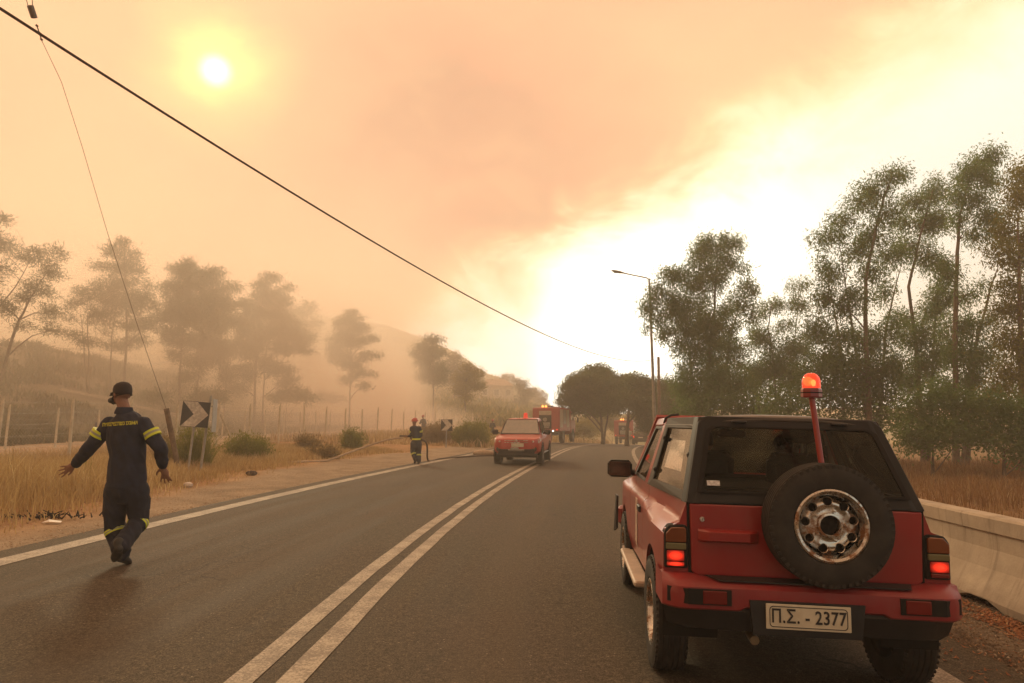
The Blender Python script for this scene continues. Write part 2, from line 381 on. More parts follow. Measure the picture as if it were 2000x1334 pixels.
# --- ground sheets
def gcol(x, y, z):
    o = off(x, y); u = .21*y-x; n = vnoise(x, y, .5, 4); n2 = vnoise(x, y, 1.7, 8)
    C = lambda c: np.array(c)[None, :]
    def mx(a, b, t): t = np.clip(t, 0, 1)[:, None]; return a*(1-t)+b*t
    c = np.repeat(C((.36, .22, .11)), len(x), 0)                                    # dry grass soil
    gw = 4.9+.15*np.clip(y-8, 0, 14)
    c = mx(c, C((.30, .235, .165)), sstep(-(-o), -gw-.5+.5*n, -gw+.5+.5*n)*(o < 0))   # verge
    c = mx(c, C((.46, .35, .24)), sstep(u+n, 22, 24)*(1-sstep(u+n*1.5, 34, 37)))    # track
    c = mx(c, C((.13, .12, .055)), sstep(u+n*2, 34, 38))
    c = mx(c, C((.21, .175, .125)), sstep(u+n*2, 42, 50))
    r = C((.15, .115, .085)); c = np.where((o > 4.2)[:, None], r, c)
    c = mx(c, C((.27, .17, .09)), sstep(o+.3*n, 6.2, 7.2))
    c = mx(c, C((.20, .15, .075)), sstep(o+2*n, 14, 22)*.6)
    h = mx(np.repeat(C((.20, .19, .09)), len(x), 0), C((.42, .32, .16)), .5+.8*vnoise(x, y, .11, 7))
    c = mx(c, h, sstep(y, 82, 100))
    return c
def ground_mat(name='ground'):
    def fn(t, b, c):
        p = t.node('ShaderNodeNewGeometry').outputs['Position']
        a = t.attr('gcol')
        n1_ = t.noise(p, 1.3, 6, .65); n2_ = t.noise(p, 22, 4, .7); n3_ = t.noise(p, 90, 2, .6)
        k = t.m('ADD', t.m('MULTIPLY', n1_, .9), t.m('ADD', t.m('MULTIPLY', n2_, .8), t.m('MULTIPLY', n3_, .7)))
        k = t.sm(k, .75, 1.65, .55, 1.45)
        bn = t.node('ShaderNodeBump'); bn.inputs['Strength'].default_value = .8; bn.inputs['Distance'].default_value = .03
        t.put(bn.inputs['Height'], t.m('ADD', n2_, t.m('MULTIPLY', n3_, .6))); t.l.new(bn.outputs[0], b.inputs['Normal'])
        return t.vm('SCALE', a) if False else t.mix(1., a, t.comb(k, k, k), 'MULTIPLY')
    return mat(name, (.3, .2, .1), .95, vary=0, spec=.1, fn=fn)
M_GROUND = ground_mat()
def steps(a, segs):
    out = [a]
    for b, d_ in segs:
        n = max(1, int(round((b-out[-1])/d_))); out += list(np.linspace(out[-1], b, n+1)[1:])
    return out
def warp(o, y): return o+Xc(y)*np.clip((215-np.abs(o))/195, 0, 1)
left = steps(-210, [(-120, 8), (-60, 3), (-30, 1.2), (-10, .5), (OL-.02, .2)])
right = steps(OR_+.02, [(12, .25), (30, .8), (70, 3), (210, 10)])
cols = np.array(left+[OL+.1, 0, OR_-.1]+right)
def tz(x, y, o):
    z = ground(x, y); inside = (o > OL+.05) & (o < OR_-.05)
    z = np.where(inside, road_z(x, y)-.08, z)
    edge = (np.abs(o-(OL-.02)) < .01) | (np.abs(o-(OR_+.02)) < .01)
    return np.where(edge, road_z(x, y)-.012, z)
gridmesh('ground', warp, steps(-38, [(0, 1), (14, .22), (30, .5), (FAR, 1.2)]), cols, tz, M_GROUND, colfn=gcol)
gridmesh('hillside', warp, steps(FAR, [(235, 2.2)]), cols, tz, M_GROUND, colfn=gcol)
# --- asphalt
def asp_fn(t, b, c):
    uvn = t.node('ShaderNodeUVMap', uv_map='uv').outputs[0]; p = t.node('ShaderNodeNewGeometry').outputs['Position']
    uvs = t.vm('MULTIPLY', uvn, (1.6, .07, 1.)); st = t.noise(uvs, 1.6, 5, .6)
    big = t.noise(p, .35, 5, .6); sp = t.noise(p, 95, 2, .8); sp2 = t.noise(p, 30, 4, .75)
    c = t.mix(t.sm(st, .3, .7), (.052, .043, .029), (.080, .066, .045))
    c = t.mix(t.m('MULTIPLY', t.sm(big, .35, .7), .6), c, (.074, .052, .036))
    k = t.sm(sp, .3, .7, .30, 1.75); c = t.mix(1., c, t.comb(k, k, k), 'MULTIPLY')
    k = t.sm(sp2, .35, .65, .68, 1.32); c = t.mix(1., c, t.comb(k, k, k), 'MULTIPLY')
    vo = t.node('ShaderNodeTexVoronoi', feature='F1'); vo.inputs['Scale'].default_value = 26; t.put(vo.inputs['Vector'], p)
    dot = t.m('MULTIPLY', t.m('LESS_THAN', vo.outputs['Distance'], .16), t.m('GREATER_THAN', t.noise(p, 7, 2), .60))
    c = t.mix(t.m('MULTIPLY', dot, .7), c, (.30, .25, .19))
    vc = t.node('ShaderNodeTexVoronoi', feature='DISTANCE_TO_EDGE'); vc.inputs['Scale'].default_value = .55
    wv = t.node('ShaderNodeTexNoise'); wv.inputs['Scale'].default_value = 1.8; wv.inputs['Detail'].default_value = 5; t.put(wv.inputs['Vector'], p)
    t.put(vc.inputs['Vector'], t.vm('ADD', p, t.vm('MULTIPLY', wv.outputs[1], (.9, .9, 0))))
    ck = t.m('MULTIPLY', t.m('LESS_THAN', vc.outputs['Distance'], .0045), t.sm(t.noise(p, .5, 3), .48, .62))
    c = t.mix(t.m('MULTIPLY', ck, .75), c, (.012, .010, .008))
    uo = t.sep(uvn)[0]; wt = t.m('ADD', t.sm(t.m('ABSOLUTE', t.m('SUBTRACT', t.m('ABSOLUTE', uo), 1.25)), .45, .1), t.sm(t.m('ABSOLUTE', t.m('SUBTRACT', t.m('ABSOLUTE', uo), 2.9)), .45, .1))
    c = t.mix(t.m('MULTIPLY', wt, t.m('MULTIPLY', t.noise(uvs, 3, 3), .45)), c, (.105, .083, .060))
    bn = t.node('ShaderNodeBump'); bn.inputs['Strength'].default_value = .55; bn.inputs['Distance'].default_value = .006
    t.put(bn.inputs['Height'], t.m('ADD', sp, sp2)); t.l.new(bn.outputs[0], b.inputs['Normal'])
    t.put(b.inputs['Roughness'], t.sm(st, .3, .7, .80, .92)); return c
M_ASPH = mat('asphalt', (.1, .08, .06), .7, vary=0, spec=.25, fn=asp_fn)
rys = steps(-38, [(0, 2), (20, .5), (60, 1), (170, 2)])
gridmesh('road', lambda o, y: Xc(y)+o, rys, steps(OL, [(OR_, .42)]), lambda x, y, o: road_z(x, y), M_ASPH, uv=True)
def paint_fn(t, b, c):
    p = t.node('ShaderNodeNewGeometry').outputs['Position']
    wr = t.noise(p, 55, 5, .75); wr2 = t.noise(p, 3.5, 4, .6)
    f = t.sm(t.m('ADD', wr, t.m('MULTIPLY', wr2, .5)), .60, .86)
    return t.mix(f, (.40, .35, .275), (.17, .135, .10))
M_PAINT = mat('road_paint', (.4, .35, .3), .75, vary=0, fn=paint_fn)
def line(o0, o1, y0=-38, y1=170, name='road_marking'):
    ys = steps(y0, [(0, 2), (20, .5), (60, 1), (y1, 2)])
    rag = lambda o, y: o+.003*np.sin(y*9+o*31)+.003*np.sin(y*23)
    return gridmesh(name, lambda o, y: Xc(y)+rag(o, y), ys, [o0, (o0+o1)/2, o1], lambda x, y, o: road_z(x, y)+.005, M_PAINT)
line(-.225, -.068); line(.062, .222); line(-3.92, -3.66); line(4.02, 4.22)

# --- concrete barrier (each length a thing)
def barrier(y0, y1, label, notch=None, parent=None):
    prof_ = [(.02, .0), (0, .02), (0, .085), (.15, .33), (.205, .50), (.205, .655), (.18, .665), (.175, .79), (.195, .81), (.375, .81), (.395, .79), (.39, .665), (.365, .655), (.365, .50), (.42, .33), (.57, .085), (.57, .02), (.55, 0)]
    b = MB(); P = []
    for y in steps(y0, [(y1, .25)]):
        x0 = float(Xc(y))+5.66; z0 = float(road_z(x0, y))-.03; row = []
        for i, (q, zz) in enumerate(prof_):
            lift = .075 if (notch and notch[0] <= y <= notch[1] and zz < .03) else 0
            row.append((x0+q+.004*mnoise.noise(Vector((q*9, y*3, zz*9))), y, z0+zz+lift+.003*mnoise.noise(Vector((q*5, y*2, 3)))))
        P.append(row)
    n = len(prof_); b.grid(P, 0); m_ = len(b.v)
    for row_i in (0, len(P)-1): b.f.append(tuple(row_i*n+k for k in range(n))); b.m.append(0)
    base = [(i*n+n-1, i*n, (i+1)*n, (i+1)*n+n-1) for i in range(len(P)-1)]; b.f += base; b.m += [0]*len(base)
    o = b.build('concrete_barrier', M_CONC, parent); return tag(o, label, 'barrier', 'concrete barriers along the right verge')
barrier(.6, 8.6, 'pale concrete barrier beside the red jeep, its near length', notch=(6.15, 6.75))
barrier(8.63, 14.6, 'concrete barrier length beyond the near one, seen through the windows of the jeep')
barrier(14.63, 20.6, 'farthest concrete barrier length, ahead of the red jeep')

# ------------------------------------------------------------------ leaves, tubes and trees
def leaf_mesh(name, C, D, L, Wd, tint, m_, fold=True):
    C = np.asarray(C, np.float32); D = np.asarray(D, np.float32); n = len(C)
    D = D/np.linalg.norm(D, axis=1, keepdims=True)
    r_ = RNG.normal(size=(n, 3)); S = np.cross(D, r_); S /= np.linalg.norm(S, axis=1, keepdims=True)+1e-9
    L = np.broadcast_to(L, n)[:, None]; Wd = np.broadcast_to(Wd, n)[:, None]
    V = np.empty((n, 4, 3), np.float32)
    V[:, 0] = C; V[:, 1] = C+D*L*.45+S*Wd*.5; V[:, 2] = C+D*L; V[:, 3] = C+D*L*.45-S*Wd*.5
    F = np.arange(n*4).reshape(n, 4)
    me = bpy.data.meshes.new(name); quadmesh(me, V.reshape(-1, 3), F); me.materials.append(m_)
    a = me.attributes.new('tint', 'FLOAT', 'POINT'); a.data.foreach_set('value', np.repeat(np.asarray(tint, np.float32), 4))
    return me
def rand_ell(n, p=.5):
    v = RNG.normal(size=(n, 3)); v /= np.linalg.norm(v, axis=1, keepdims=True); return v*(RNG.random(n)**p)[:, None]
LEAF = dict(
    euc=dict(m=leafmat('eucalyptus_leaves', (.10, .18, .065), (.19, .29, .12), (.30, .30, .12), .6), L=.13, W=.042, per=80, sig=.185, droop=.9),
    eucy=dict(m=leafmat('yellowish_eucalyptus_leaves', (.15, .17, .04), (.26, .26, .07), (.32, .28, .09), .6), L=.13, W=.045, per=80, sig=.185, droop=.9),
    pine=dict(m=leafmat('pine_needles', (.06, .085, .04), (.115, .14, .065), (.15, .15, .08), .35), L=.30, W=.05, per=46, sig=.30, droop=-.15),
    broad=dict(m=leafmat('broad_leaves', (.07, .11, .035), (.13, .17, .06), (.18, .18, .07), .5), L=.15, W=.09, per=64, sig=.25, droop=.2),
    yellow=dict(m=leafmat('yellow_green_leaves', (.16, .15, .03), (.30, .25, .05), (.36, .27, .08), .4), L=.22, W=.12, per=40, sig=.3, droop=.1),
    bushy=dict(m=leafmat('bush_leaves', (.08, .15, .05), (.15, .24, .09), (.24, .25, .10), .5), L=.11, W=.055, per=44, sig=.2, droop=.2),
    pale=dict(m=leafmat('pale_green_leaves', (.10, .10, .05), (.16, .15, .07), (.22, .2, .1), .3), L=.28, W=.14, per=40, sig=.4, droop=.1),
)
TREES = []
def tree(name, label, cat, group, Y, trunks, blobs, kind, r0=.16, dens=1., bark=None, depth=.8, twig=5, lsc=1.):
    """trunks: lists of picture-plane points (foot first) at distance Y; blobs: (px,py,rx,ry) crown masses"""
    K = LEAF[kind]; mpp = Y/FPX; foot = on(trunks[0][0][0], Y)
    root = empty(name, foot, 0, label, cat, group)
    bk = bark or M_BARK; tb = MB(); tp = []
    for k, tr in enumerate(trunks):
        pts = []
        for i, (px, py) in enumerate(tr):
            p = at(px, py, Y+(k*.5 if k else 0)+ (i*.12*random.uniform(-1, 1)))
            if i == 0: p.z = gz(p.x, p.y)-.15
            pts.append(p-foot)
        sub = []
        for i in range(len(pts)-1):
            for q in range(4):
                t = q/4; p = pts[i].lerp(pts[i+1], t)+Vector((random.uniform(-1, 1), random.uniform(-1, 1), 0))*.02*Y/30*(1 if i or q else 0); sub.append(p)
        sub.append(pts[-1]); rr = r0*(.62 if k == 0 else .42)
        rad = [rr*(1.35 if i == 0 else 1)*(1-.82*i/(len(sub)-1)) for i in range(len(sub))]
        tb.tube(sub, rad, 8); tp += [(p, r_) for p, r_ in zip(sub, rad)]
    Cs, Ds, Ts = [], [], []
    for (px, py, rx, ry) in blobs:
        R3 = np.array([rx*mpp, rx*mpp*depth, ry*mpp]); dy = random.uniform(-1, 1)*depth*rx*mpp*.9
        c = at(px, py, Y+dy)-foot
        # branch
        cand = [(p, r_) for p, r_ in tp if p.z < c.z+.2] or tp[:1]
        p0, pr = min(cand, key=lambda q: (q[0]-c).length+.8*abs((c.z-q[0].z)-.9*math.hypot(c.x-q[0].x, c.y-q[0].y)))
        mid = p0.lerp(c, .55)+Vector((0, 0, .12*(c-p0).length)); br = min(pr*.6, .05+.01*R3[0])*max(.6, min(1.2, Y/40))
        tb.tube([p0, p0.lerp(mid, .5)+Vector((random.uniform(-.1, .1), 0, .03)), mid, c], [br, br*.8, br*.6, br*.3], 5, cap=False)
        ncl = max(3, int(dens*(2.7 if kind.startswith('euc') else 3.6)*R3[0]*R3[2]/(K['sig']*lsc)**2))
        cl = rand_ell(ncl, .42)*R3
        for q in range(min(twig+(5 if kind.startswith('euc') else 0), ncl)):
            e = Vector(cl[q]); tb.tube([mid.lerp(c, .6), c+e*.5+Vector((0, 0, .05)), c+e], [br*.4, br*.28, br*.12], 4, cap=False)
        n = ncl*K['per']; ctr = np.repeat(cl, K['per'], 0)+RNG.normal(size=(n, 3))*K['sig']*lsc*np.array([1, 1, 1.15 if kind.startswith('euc') else (.62 if kind == 'pine' else .85)])
        Dn = RNG.normal(size=(n, 3))*.8+ctr/np.linalg.norm(R3)*.5; Dn[:, 2] -= K['droop']
        Cs.append(ctr+np.array(c)); Ds.append(Dn); Ts.append(np.clip(np.repeat(RNG.random(ncl)*.6, K['per'])+RNG.random(n)*.4, 0, 1))
    tb.build('trunk', bk, root, smooth=True)
    me = leaf_mesh('crown', np.concatenate(Cs), np.concatenate(Ds), K['L']*lsc*RNG.uniform(.4, 1.6, sum(map(len, Cs))), K['W']*lsc, np.concatenate(Ts), K['m'])
    add_obj('crown', me, root); TREES.append((name, len(me.polygons))); return root

GP = 'pines on the smoky bank'
tree('pine_tree', 'leaning pine with flat layered boughs at the left edge of the view', 'tree', GP, 52,
     [[(3, 705), (31, 640), (60, 580), (100, 520)], [(-30, 700), (-10, 610), (30, 560), (62, 505)]],
     [(8, 425, 14, 12), (14, 480, 24, 13), (6, 522, 16, 14), (94, 494, 40, 9), (57, 502, 22, 12), (105, 517, 20, 9), (92, 536, 28, 10), (65, 557, 22, 14), (97, 574, 22, 7), (50, 580, 20, 12), (94, 612, 20, 18), (10, 602, 20, 20), (100, 645, 14, 8), (-40, 470, 40, 40), (-40, 560, 40, 40), (40, 640, 16, 8)], 'pine', .22, .9)
tree('pine_tree', 'slim low pine between the leaning pine and the tall pointed pine', 'tree', GP, 58,
     [[(176, 752), (172, 660), (170, 590)], [(176, 700), (160, 640), (158, 600)]],
     [(168, 574, 26, 12), (152, 592, 22, 12), (184, 562, 16, 9), (137, 653, 26, 9), (165, 667, 20, 12), (190, 610, 18, 12), (140, 620, 14, 7)], 'pine', .13, .75)
tree('pine_tree', 'tall pine with pointed open top behind the walking firefighter', 'tree', GP, 60,
     [[(245, 745), (248, 640), (244, 540), (242, 475)], [(214, 748), (219, 660), (225, 600)]],
     [(242, 477, 20, 11), (228, 494, 30, 12), (256, 500, 16, 12), (199, 520, 24, 7), (242, 522, 34, 20), (274, 531, 16, 8), (236, 551, 40, 20), (290, 560, 16, 8), (216, 580, 40, 20), (270, 585, 34, 20), (242, 604, 44, 22), (300, 598, 18, 8), (197, 622, 28, 14), (285, 625, 26, 14), (180, 600, 14, 6), (250, 640, 30, 12), (205, 650, 14, 6), (232, 672, 36, 14), (275, 664, 22, 10), (292, 640, 20, 12)], 'pine', .2, .8)
tree('pine_tree', 'broad dense pine with three rounded tops left of the bushiest pine', 'tree', GP, 64,
     [[(351, 765), (354, 690), (362, 600), (372, 520)], [(380, 770), (394, 690), (410, 600)]],
     [(373, 513, 13, 10), (356, 530, 26, 16), (413, 539, 26, 18), (385, 545, 36, 20), (328, 559, 14, 10), (356, 570, 40, 24), (413, 578, 32, 24), (370, 606, 54, 28), (456, 564, 20, 11), (427, 600, 36, 24), (342, 624, 38, 24), (413, 634, 44, 24), (356, 665, 34, 20), (400, 667, 36, 20), (350, 692, 20, 14), (330, 650, 20, 14), (392, 708, 32, 20), (425, 690, 26, 18), (372, 735, 22, 14)], 'pine', .2, 1.1)
tree('pine_tree', 'bushiest pine with crown spreading right above two trunks', 'tree', GP, 66,
     [[(497, 802), (500, 710), (508, 620), (520, 550)], [(515, 798), (516, 710), (530, 620)], [(440, 780), (442, 720), (460, 650)]],
     [(525, 546, 22, 11), (508, 558, 16, 9), (560, 564, 14, 7), (525, 578, 34, 18), (554, 589, 18, 12), (485, 595, 24, 14), (528, 612, 44, 22), (471, 630, 34, 20), (557, 641, 38, 24), (585, 658, 28, 16), (514, 658, 50, 24), (594, 679, 18, 12), (557, 680, 30, 14), (485, 680, 34, 22), (514, 703, 24, 14), (443, 730, 18, 24), (434, 682, 28, 22), (480, 728, 26, 20), (545, 722, 30, 18), (562, 748, 22, 14), (466, 760, 20, 14)], 'pine', .22, 1.15)
tree('pine_tree', 'faint pine top showing behind the bushiest pine', 'tree', GP, 84,
     [[(600, 800), (602, 720), (600, 610)]], [(599, 602, 20, 10), (588, 618, 20, 12), (606, 634, 22, 14), (598, 660, 24, 16), (606, 700, 22, 18), (590, 730, 18, 12)], 'pine', .2, .8, lsc=1.3)
tree('pine_tree', 'pine with ragged right side standing alone in the bright smoke', 'tree', GP, 72,
     [[(683, 784), (684, 720), (688, 640), (690, 615)]],
     [(690, 617, 20, 10), (679, 634, 28, 16), (700, 641, 20, 12), (671, 662, 32, 18), (696, 667, 26, 14), (728, 662, 13, 7), (728, 694, 16, 7), (710, 697, 18, 9), (665, 697, 26, 16), (685, 714, 26, 12), (704, 731, 28, 7), (679, 743, 16, 8), (709, 756, 10, 9), (650, 680, 14, 10)], 'pine', .17, 1.1)
tree('pine_tree', 'dark compact pine on the far bank left of the yellow-green tree', 'tree', GP, 86,
     [[(846, 800), (846, 740), (845, 665)]],
     [(848, 664, 20, 8), (833, 679, 24, 13), (853, 691, 20, 12), (834, 708, 26, 14), (848, 725, 27, 15), (834, 737, 20, 12), (857, 742, 18, 12), (812, 690, 12, 8)], 'pine', .2, 1.3, lsc=1.2)
tree('leafy_tree', 'yellow-green tree on the far bank beyond the fence', 'tree', 'trees on the far hillside', 94,
     [[(908, 812), (909, 770), (912, 720)]], [(913, 719, 15, 9), (926, 730, 18, 11), (898, 738, 17, 11), (915, 748, 25, 14), (900, 761, 17, 11), (910, 774, 13, 8), (934, 752, 14, 9)], 'yellow', .2, .9)
tree('leafy_tree', 'hazy grey-green tree just behind the yellow-green tree', 'tree', 'trees on the far hillside', 112,
     [[(886, 795), (887, 750), (886, 700)]], [(889, 700, 16, 10), (878, 716, 18, 13), (893, 726, 15, 13), (880, 742, 15, 10)], 'pale', .2, .9)
tree('leafy_tree', 'pale green tree on the hillside left of the road gap', 'tree', 'trees on the far hillside', 118,
     [[(1023, 812), (1023, 780), (1022, 750)]], [(1019, 750, 14, 10), (1028, 766, 15, 11), (1022, 782, 12, 9)], 'pale', .2, 1.)
tree('leafy_tree', 'small pale tree beside the hillside house', 'tree', 'trees on the far hillside', 135,
     [[(993, 790), (993, 750), (993, 735)]], [(992, 738, 14, 7), (1003, 745, 10, 6), (981, 744, 9, 6)], 'pale', .2, 1.)
tree('leafy_tree', 'lowest tree on the hillside crest above the fire engine', 'tree', 'trees on the far hillside', 140,
     [[(1053, 805), (1053, 785), (1053, 765)]], [(1050, 766, 14, 9), (1060, 778, 9, 8), (1044, 782, 10, 8)], 'pale', .2, 1.)
GR = 'roadside trees on the right'
tree('stone_pine', 'round-headed tree standing over the road bend', 'tree', GR, 60,
     [[(1177, 866), (1174, 820), (1168, 770)], [(1178, 850), (1188, 805), (1200, 770)]],
     [(1165, 732, 38, 19), (1131, 747, 28, 17), (1110, 767, 20, 15), (1188, 755, 40, 22), (1216, 768, 26, 20), (1144, 776, 38, 22), (1196, 786, 38, 20), (1101, 786, 12, 9), (1131, 797, 24, 12), (1170, 798, 30, 13), (1155, 750, 44, 22), (1215, 745, 18, 14)], 'broad', .26, 1.5, lsc=1.0)
tree('leafy_tree', 'dark wide tree behind the street lamp', 'tree', GR, 56,
     [[(1224, 860), (1226, 810), (1236, 760)], [(1290, 850), (1292, 800), (1290, 770)]],
     [(1244, 745, 26, 14), (1262, 762, 34, 20), (1236, 782, 26, 18), (1290, 760, 34, 20), (1325, 772, 34, 20), (1295, 795, 42, 22), (1255, 800, 26, 18), (1340, 800, 40, 26), (1310, 830, 45, 24), (1268, 830, 25, 20)], 'broad', .3, 1.4)
tree('eucalyptus_tree', 'tall airy eucalyptus beside the street lamp', 'tree', GR, 33,
     [[(1378, 850), (1385, 700), (1395, 600), (1402, 490)], [(1370, 790), (1345, 680), (1310, 560)], [(1395, 760), (1425, 660), (1458, 560)]],
     [(1372, 480, 26, 22), (1405, 478, 24, 20), (1432, 482, 20, 22), (1365, 505, 24, 20), (1415, 510, 30, 22), (1396, 535, 30, 20), (1306, 540, 24, 20), (1335, 535, 22, 16), (1288, 572, 22, 20), (1262, 600, 13, 22), (1295, 612, 26, 24), (1320, 585, 24, 20), (1367, 561, 42, 34), (1262, 640, 8, 6), (1344, 620, 46, 40), (1392, 635, 52, 42), (1461, 561, 20, 22), (1452, 529, 12, 10), (1441, 594, 24, 22), (1310, 650, 26, 18), (1361, 680, 52, 40), (1416, 693, 50, 44), (1370, 740, 52, 42), (1429, 755, 52, 42), (1330, 760, 26, 26), (1470, 620, 14, 16)], 'euc', .2, .9, M_BARKE)
tree('eucalyptus_tree', 'small spindly eucalyptus with umbrella tufts between the two tall groups', 'tree', GR, 36,
     [[(1520, 840), (1512, 720), (1500, 640), (1508, 595)], [(1525, 800), (1550, 690), (1562, 560)]],
     [(1507, 594, 26, 12), (1533, 634, 20, 13), (1560, 558, 19, 12), (1560, 596, 22, 18), (1490, 615, 12, 10), (1490, 664, 32, 24), (1516, 710, 44, 34), (1560, 680, 34, 30), (1472, 740, 44, 36), (1545, 740, 52, 40), (1480, 650, 12, 10)], 'euc', .13, .85, M_BARKE)
tree('eucalyptus_tree', 'leafy leaning eucalyptus at the left of the tall group', 'tree', GR, 27,
     [[(1700, 850), (1692, 680), (1690, 540), (1722, 400), (1740, 350)], [(1702, 800), (1665, 640), (1640, 480)], [(1705, 790), (1730, 640), (1760, 520)], [(1650, 840), (1640, 660), (1612, 520)]],
     [(1748, 343, 24, 16), (1722, 352, 26, 16), (1690, 372, 22, 14), (1715, 380, 26, 16), (1678, 396, 24, 18), (1728, 415, 34, 28), (1655, 425, 18, 14), (1636, 436, 22, 18), (1626, 462, 26, 20), (1598, 470, 16, 15), (1669, 491, 28, 26), (1708, 466, 34, 28), (1741, 500, 32, 28), (1626, 534, 30, 22), (1606, 510, 14, 16), (1700, 530, 24, 22), (1610, 583, 28, 24), (1669, 590, 30, 28), (1725, 573, 20, 22), (1593, 640, 32, 26), (1645, 656, 38, 30), (1708, 672, 44, 34), (1640, 600, 18, 18), (1620, 700, 34, 26), (1680, 725, 44, 30), (1740, 720, 34, 30), (1745, 630, 22, 26)], 'euc', .19, .78, M_BARKE)
tree('eucalyptus_tree', 'middle eucalyptus of the tall group, with short rounded top', 'tree', GR, 29,
     [[(1800, 850), (1790, 680), (1775, 560), (1800, 450), (1822, 370)], [(1802, 780), (1826, 640), (1838, 520)]],
     [(1826, 366, 24, 18), (1806, 384, 20, 14), (1788, 404, 30, 20), (1840, 390, 14, 14), (1811, 440, 36, 26), (1834, 425, 18, 22), (1766, 430, 16, 18), (1798, 500, 26, 26), (1834, 517, 24, 26), (1766, 480, 16, 22), (1844, 577, 32, 32), (1817, 606, 28, 26), (1791, 656, 42, 34), (1770, 620, 18, 16), (1800, 715, 42, 32), (1845, 690, 30, 28), (1770, 745, 34, 24)], 'euc', .17, .85, M_BARKE)
tree('eucalyptus_tree', 'tallest eucalyptus with a dense wind-swept top', 'tree', GR, 26,
     [[(1862, 860), (1866, 680), (1868, 520), (1874, 420), (1900, 330)], [(1880, 830), (1905, 680), (1935, 560), (1950, 520)], [(1872, 840), (1895, 700), (1905, 620)]],
     [(1948, 292, 12, 10), (1935, 306, 16, 12), (1912, 316, 30, 18), (1886, 330, 22, 14), (1925, 338, 26, 22), (1883, 350, 26, 16), (1940, 362, 14, 14), (1874, 385, 28, 18), (1910, 390, 26, 20), (1930, 425, 34, 26), (1877, 430, 22, 18), (1898, 458, 22, 14), (1945, 460, 20, 14), (1850, 540, 20, 26), (1890, 575, 20, 16), (1873, 640, 40, 34), (1920, 560, 14, 12), (1880, 700, 36, 34), (1925, 690, 30, 30), (1915, 745, 36, 28), (1850, 755, 34, 24), (1930, 630, 18, 18)], 'euc', .2, .85, M_BARKE)
tree('eucalyptus_tree', 'yellowish eucalyptus at the right edge of the view', 'tree', GR, 23,
     [[(1996, 870), (1994, 700), (1992, 560), (1988, 420)], [(2040, 860), (2030, 600), (2020, 420)]],
     [(1986, 346, 24, 16), (2000, 330, 20, 14), (1992, 385, 30, 20), (2020, 370, 30, 30), (1975, 420, 20, 14), (1974, 458, 34, 22), (1956, 495, 28, 20), (1992, 505, 34, 26), (2030, 460, 40, 40), (1974, 557, 26, 20), (1952, 606, 20, 16), (1986, 606, 30, 24), (1974, 668, 36, 28), (1985, 730, 36, 30), (1955, 770, 30, 24), (2030, 580, 40, 50), (2030, 680, 50, 50)], 'eucy', .2, .8, M_BARKE)
tree('leafy_tree', 'dark bushy growth filling in below the airy eucalyptus', 'tree', GR, 31,
     [[(1440, 855), (1440, 800)]], [(1370, 800, 60, 34), (1430, 800, 56, 36), (1490, 795, 56, 40), (1345, 830, 44, 26), (1460, 840, 60, 26), (1400, 770, 40, 30)], 'bushy', .14, .8, lsc=1.35)
tree('leafy_tree', 'dark bushy growth behind the red beacon of the jeep', 'tree', GR, 27,
     [[(1600, 860), (1600, 800)]], [(1540, 790, 52, 40), (1590, 760, 50, 44), (1640, 770, 52, 44), (1690, 760, 50, 40), (1570, 840, 60, 28), (1660, 835, 60, 34), (1735, 800, 46, 46), (1720, 740, 40, 34), (1600, 710, 40, 30), (1660, 715, 40, 26)], 'bushy', .14, .85, lsc=1.3)
tree('leafy_tree', 'rounded mid-green bush behind the grass right of the jeep', 'tree', GR, 21,
     [[(1820, 905), (1820, 860)]], [(1790, 800, 44, 36), (1840, 775, 50, 30), (1880, 790, 44, 34), (1810, 840, 56, 36), (1870, 845, 56, 36), (1780, 860, 34, 24), (1920, 830, 40, 36)], 'bushy', .12, 1.0)
tree('leafy_tree', 'darker bush at the right edge beside the rounded bush', 'tree', GR, 20,
     [[(1960, 915), (1960, 860)]], [(1930, 800, 36, 34), (1975, 810, 44, 40), (2020, 820, 44, 44), (1940, 860, 40, 30), (1990, 870, 44, 34), (2040, 880, 44, 34)], 'bushy', .12, 1.0)
for i, (px, Y, bl, lab) in enumerate([
        (1140, 76, [(1138, 834, 20, 13), (1155, 845, 18, 10), (1122, 845, 14, 8)], 'sunlit yellow-green bush left of the far fire engine'),
        (1196, 92, [(1190, 818, 22, 16), (1170, 830, 16, 14), (1208, 832, 16, 12), (1150, 822, 18, 12)], 'sunlit yellow-green bush above the far fire engine'),
        (1240, 90, [(1238, 818, 16, 15), (1252, 832, 14, 12), (1262, 820, 10, 10)], 'sunlit yellow-green bush above the dark car')]):
    tree('leafy_bush', lab, 'bush', 'sunlit bushes by the road bend', Y, [[(px, 870), (px, 850)]], bl, 'yellow', .08, 1.)

for px, Y, bl, lab in (
        (408, 58, [(400, 770, 30, 14), (425, 776, 26, 12), (385, 780, 20, 10)], 'hazy low bush below the broad dense pine'),
        (560, 64, [(548, 775, 30, 13), (578, 770, 26, 15), (600, 778, 24, 10)], 'hazy low bush right of the bushiest pine trunks'),
        (640, 74, [(632, 776, 26, 11), (655, 778, 22, 9)], 'faint low bush left of the pine in the bright smoke'),
        (300, 56, [(292, 772, 26, 11), (315, 776, 22, 9)], 'faint low bush between the tall pointed pine and the broad dense pine')):
    tree('leafy_bush', lab, 'bush', 'low bushes under the pines', Y, [[(px, 800), (px, 785)]], bl, 'pine', .06, .9)

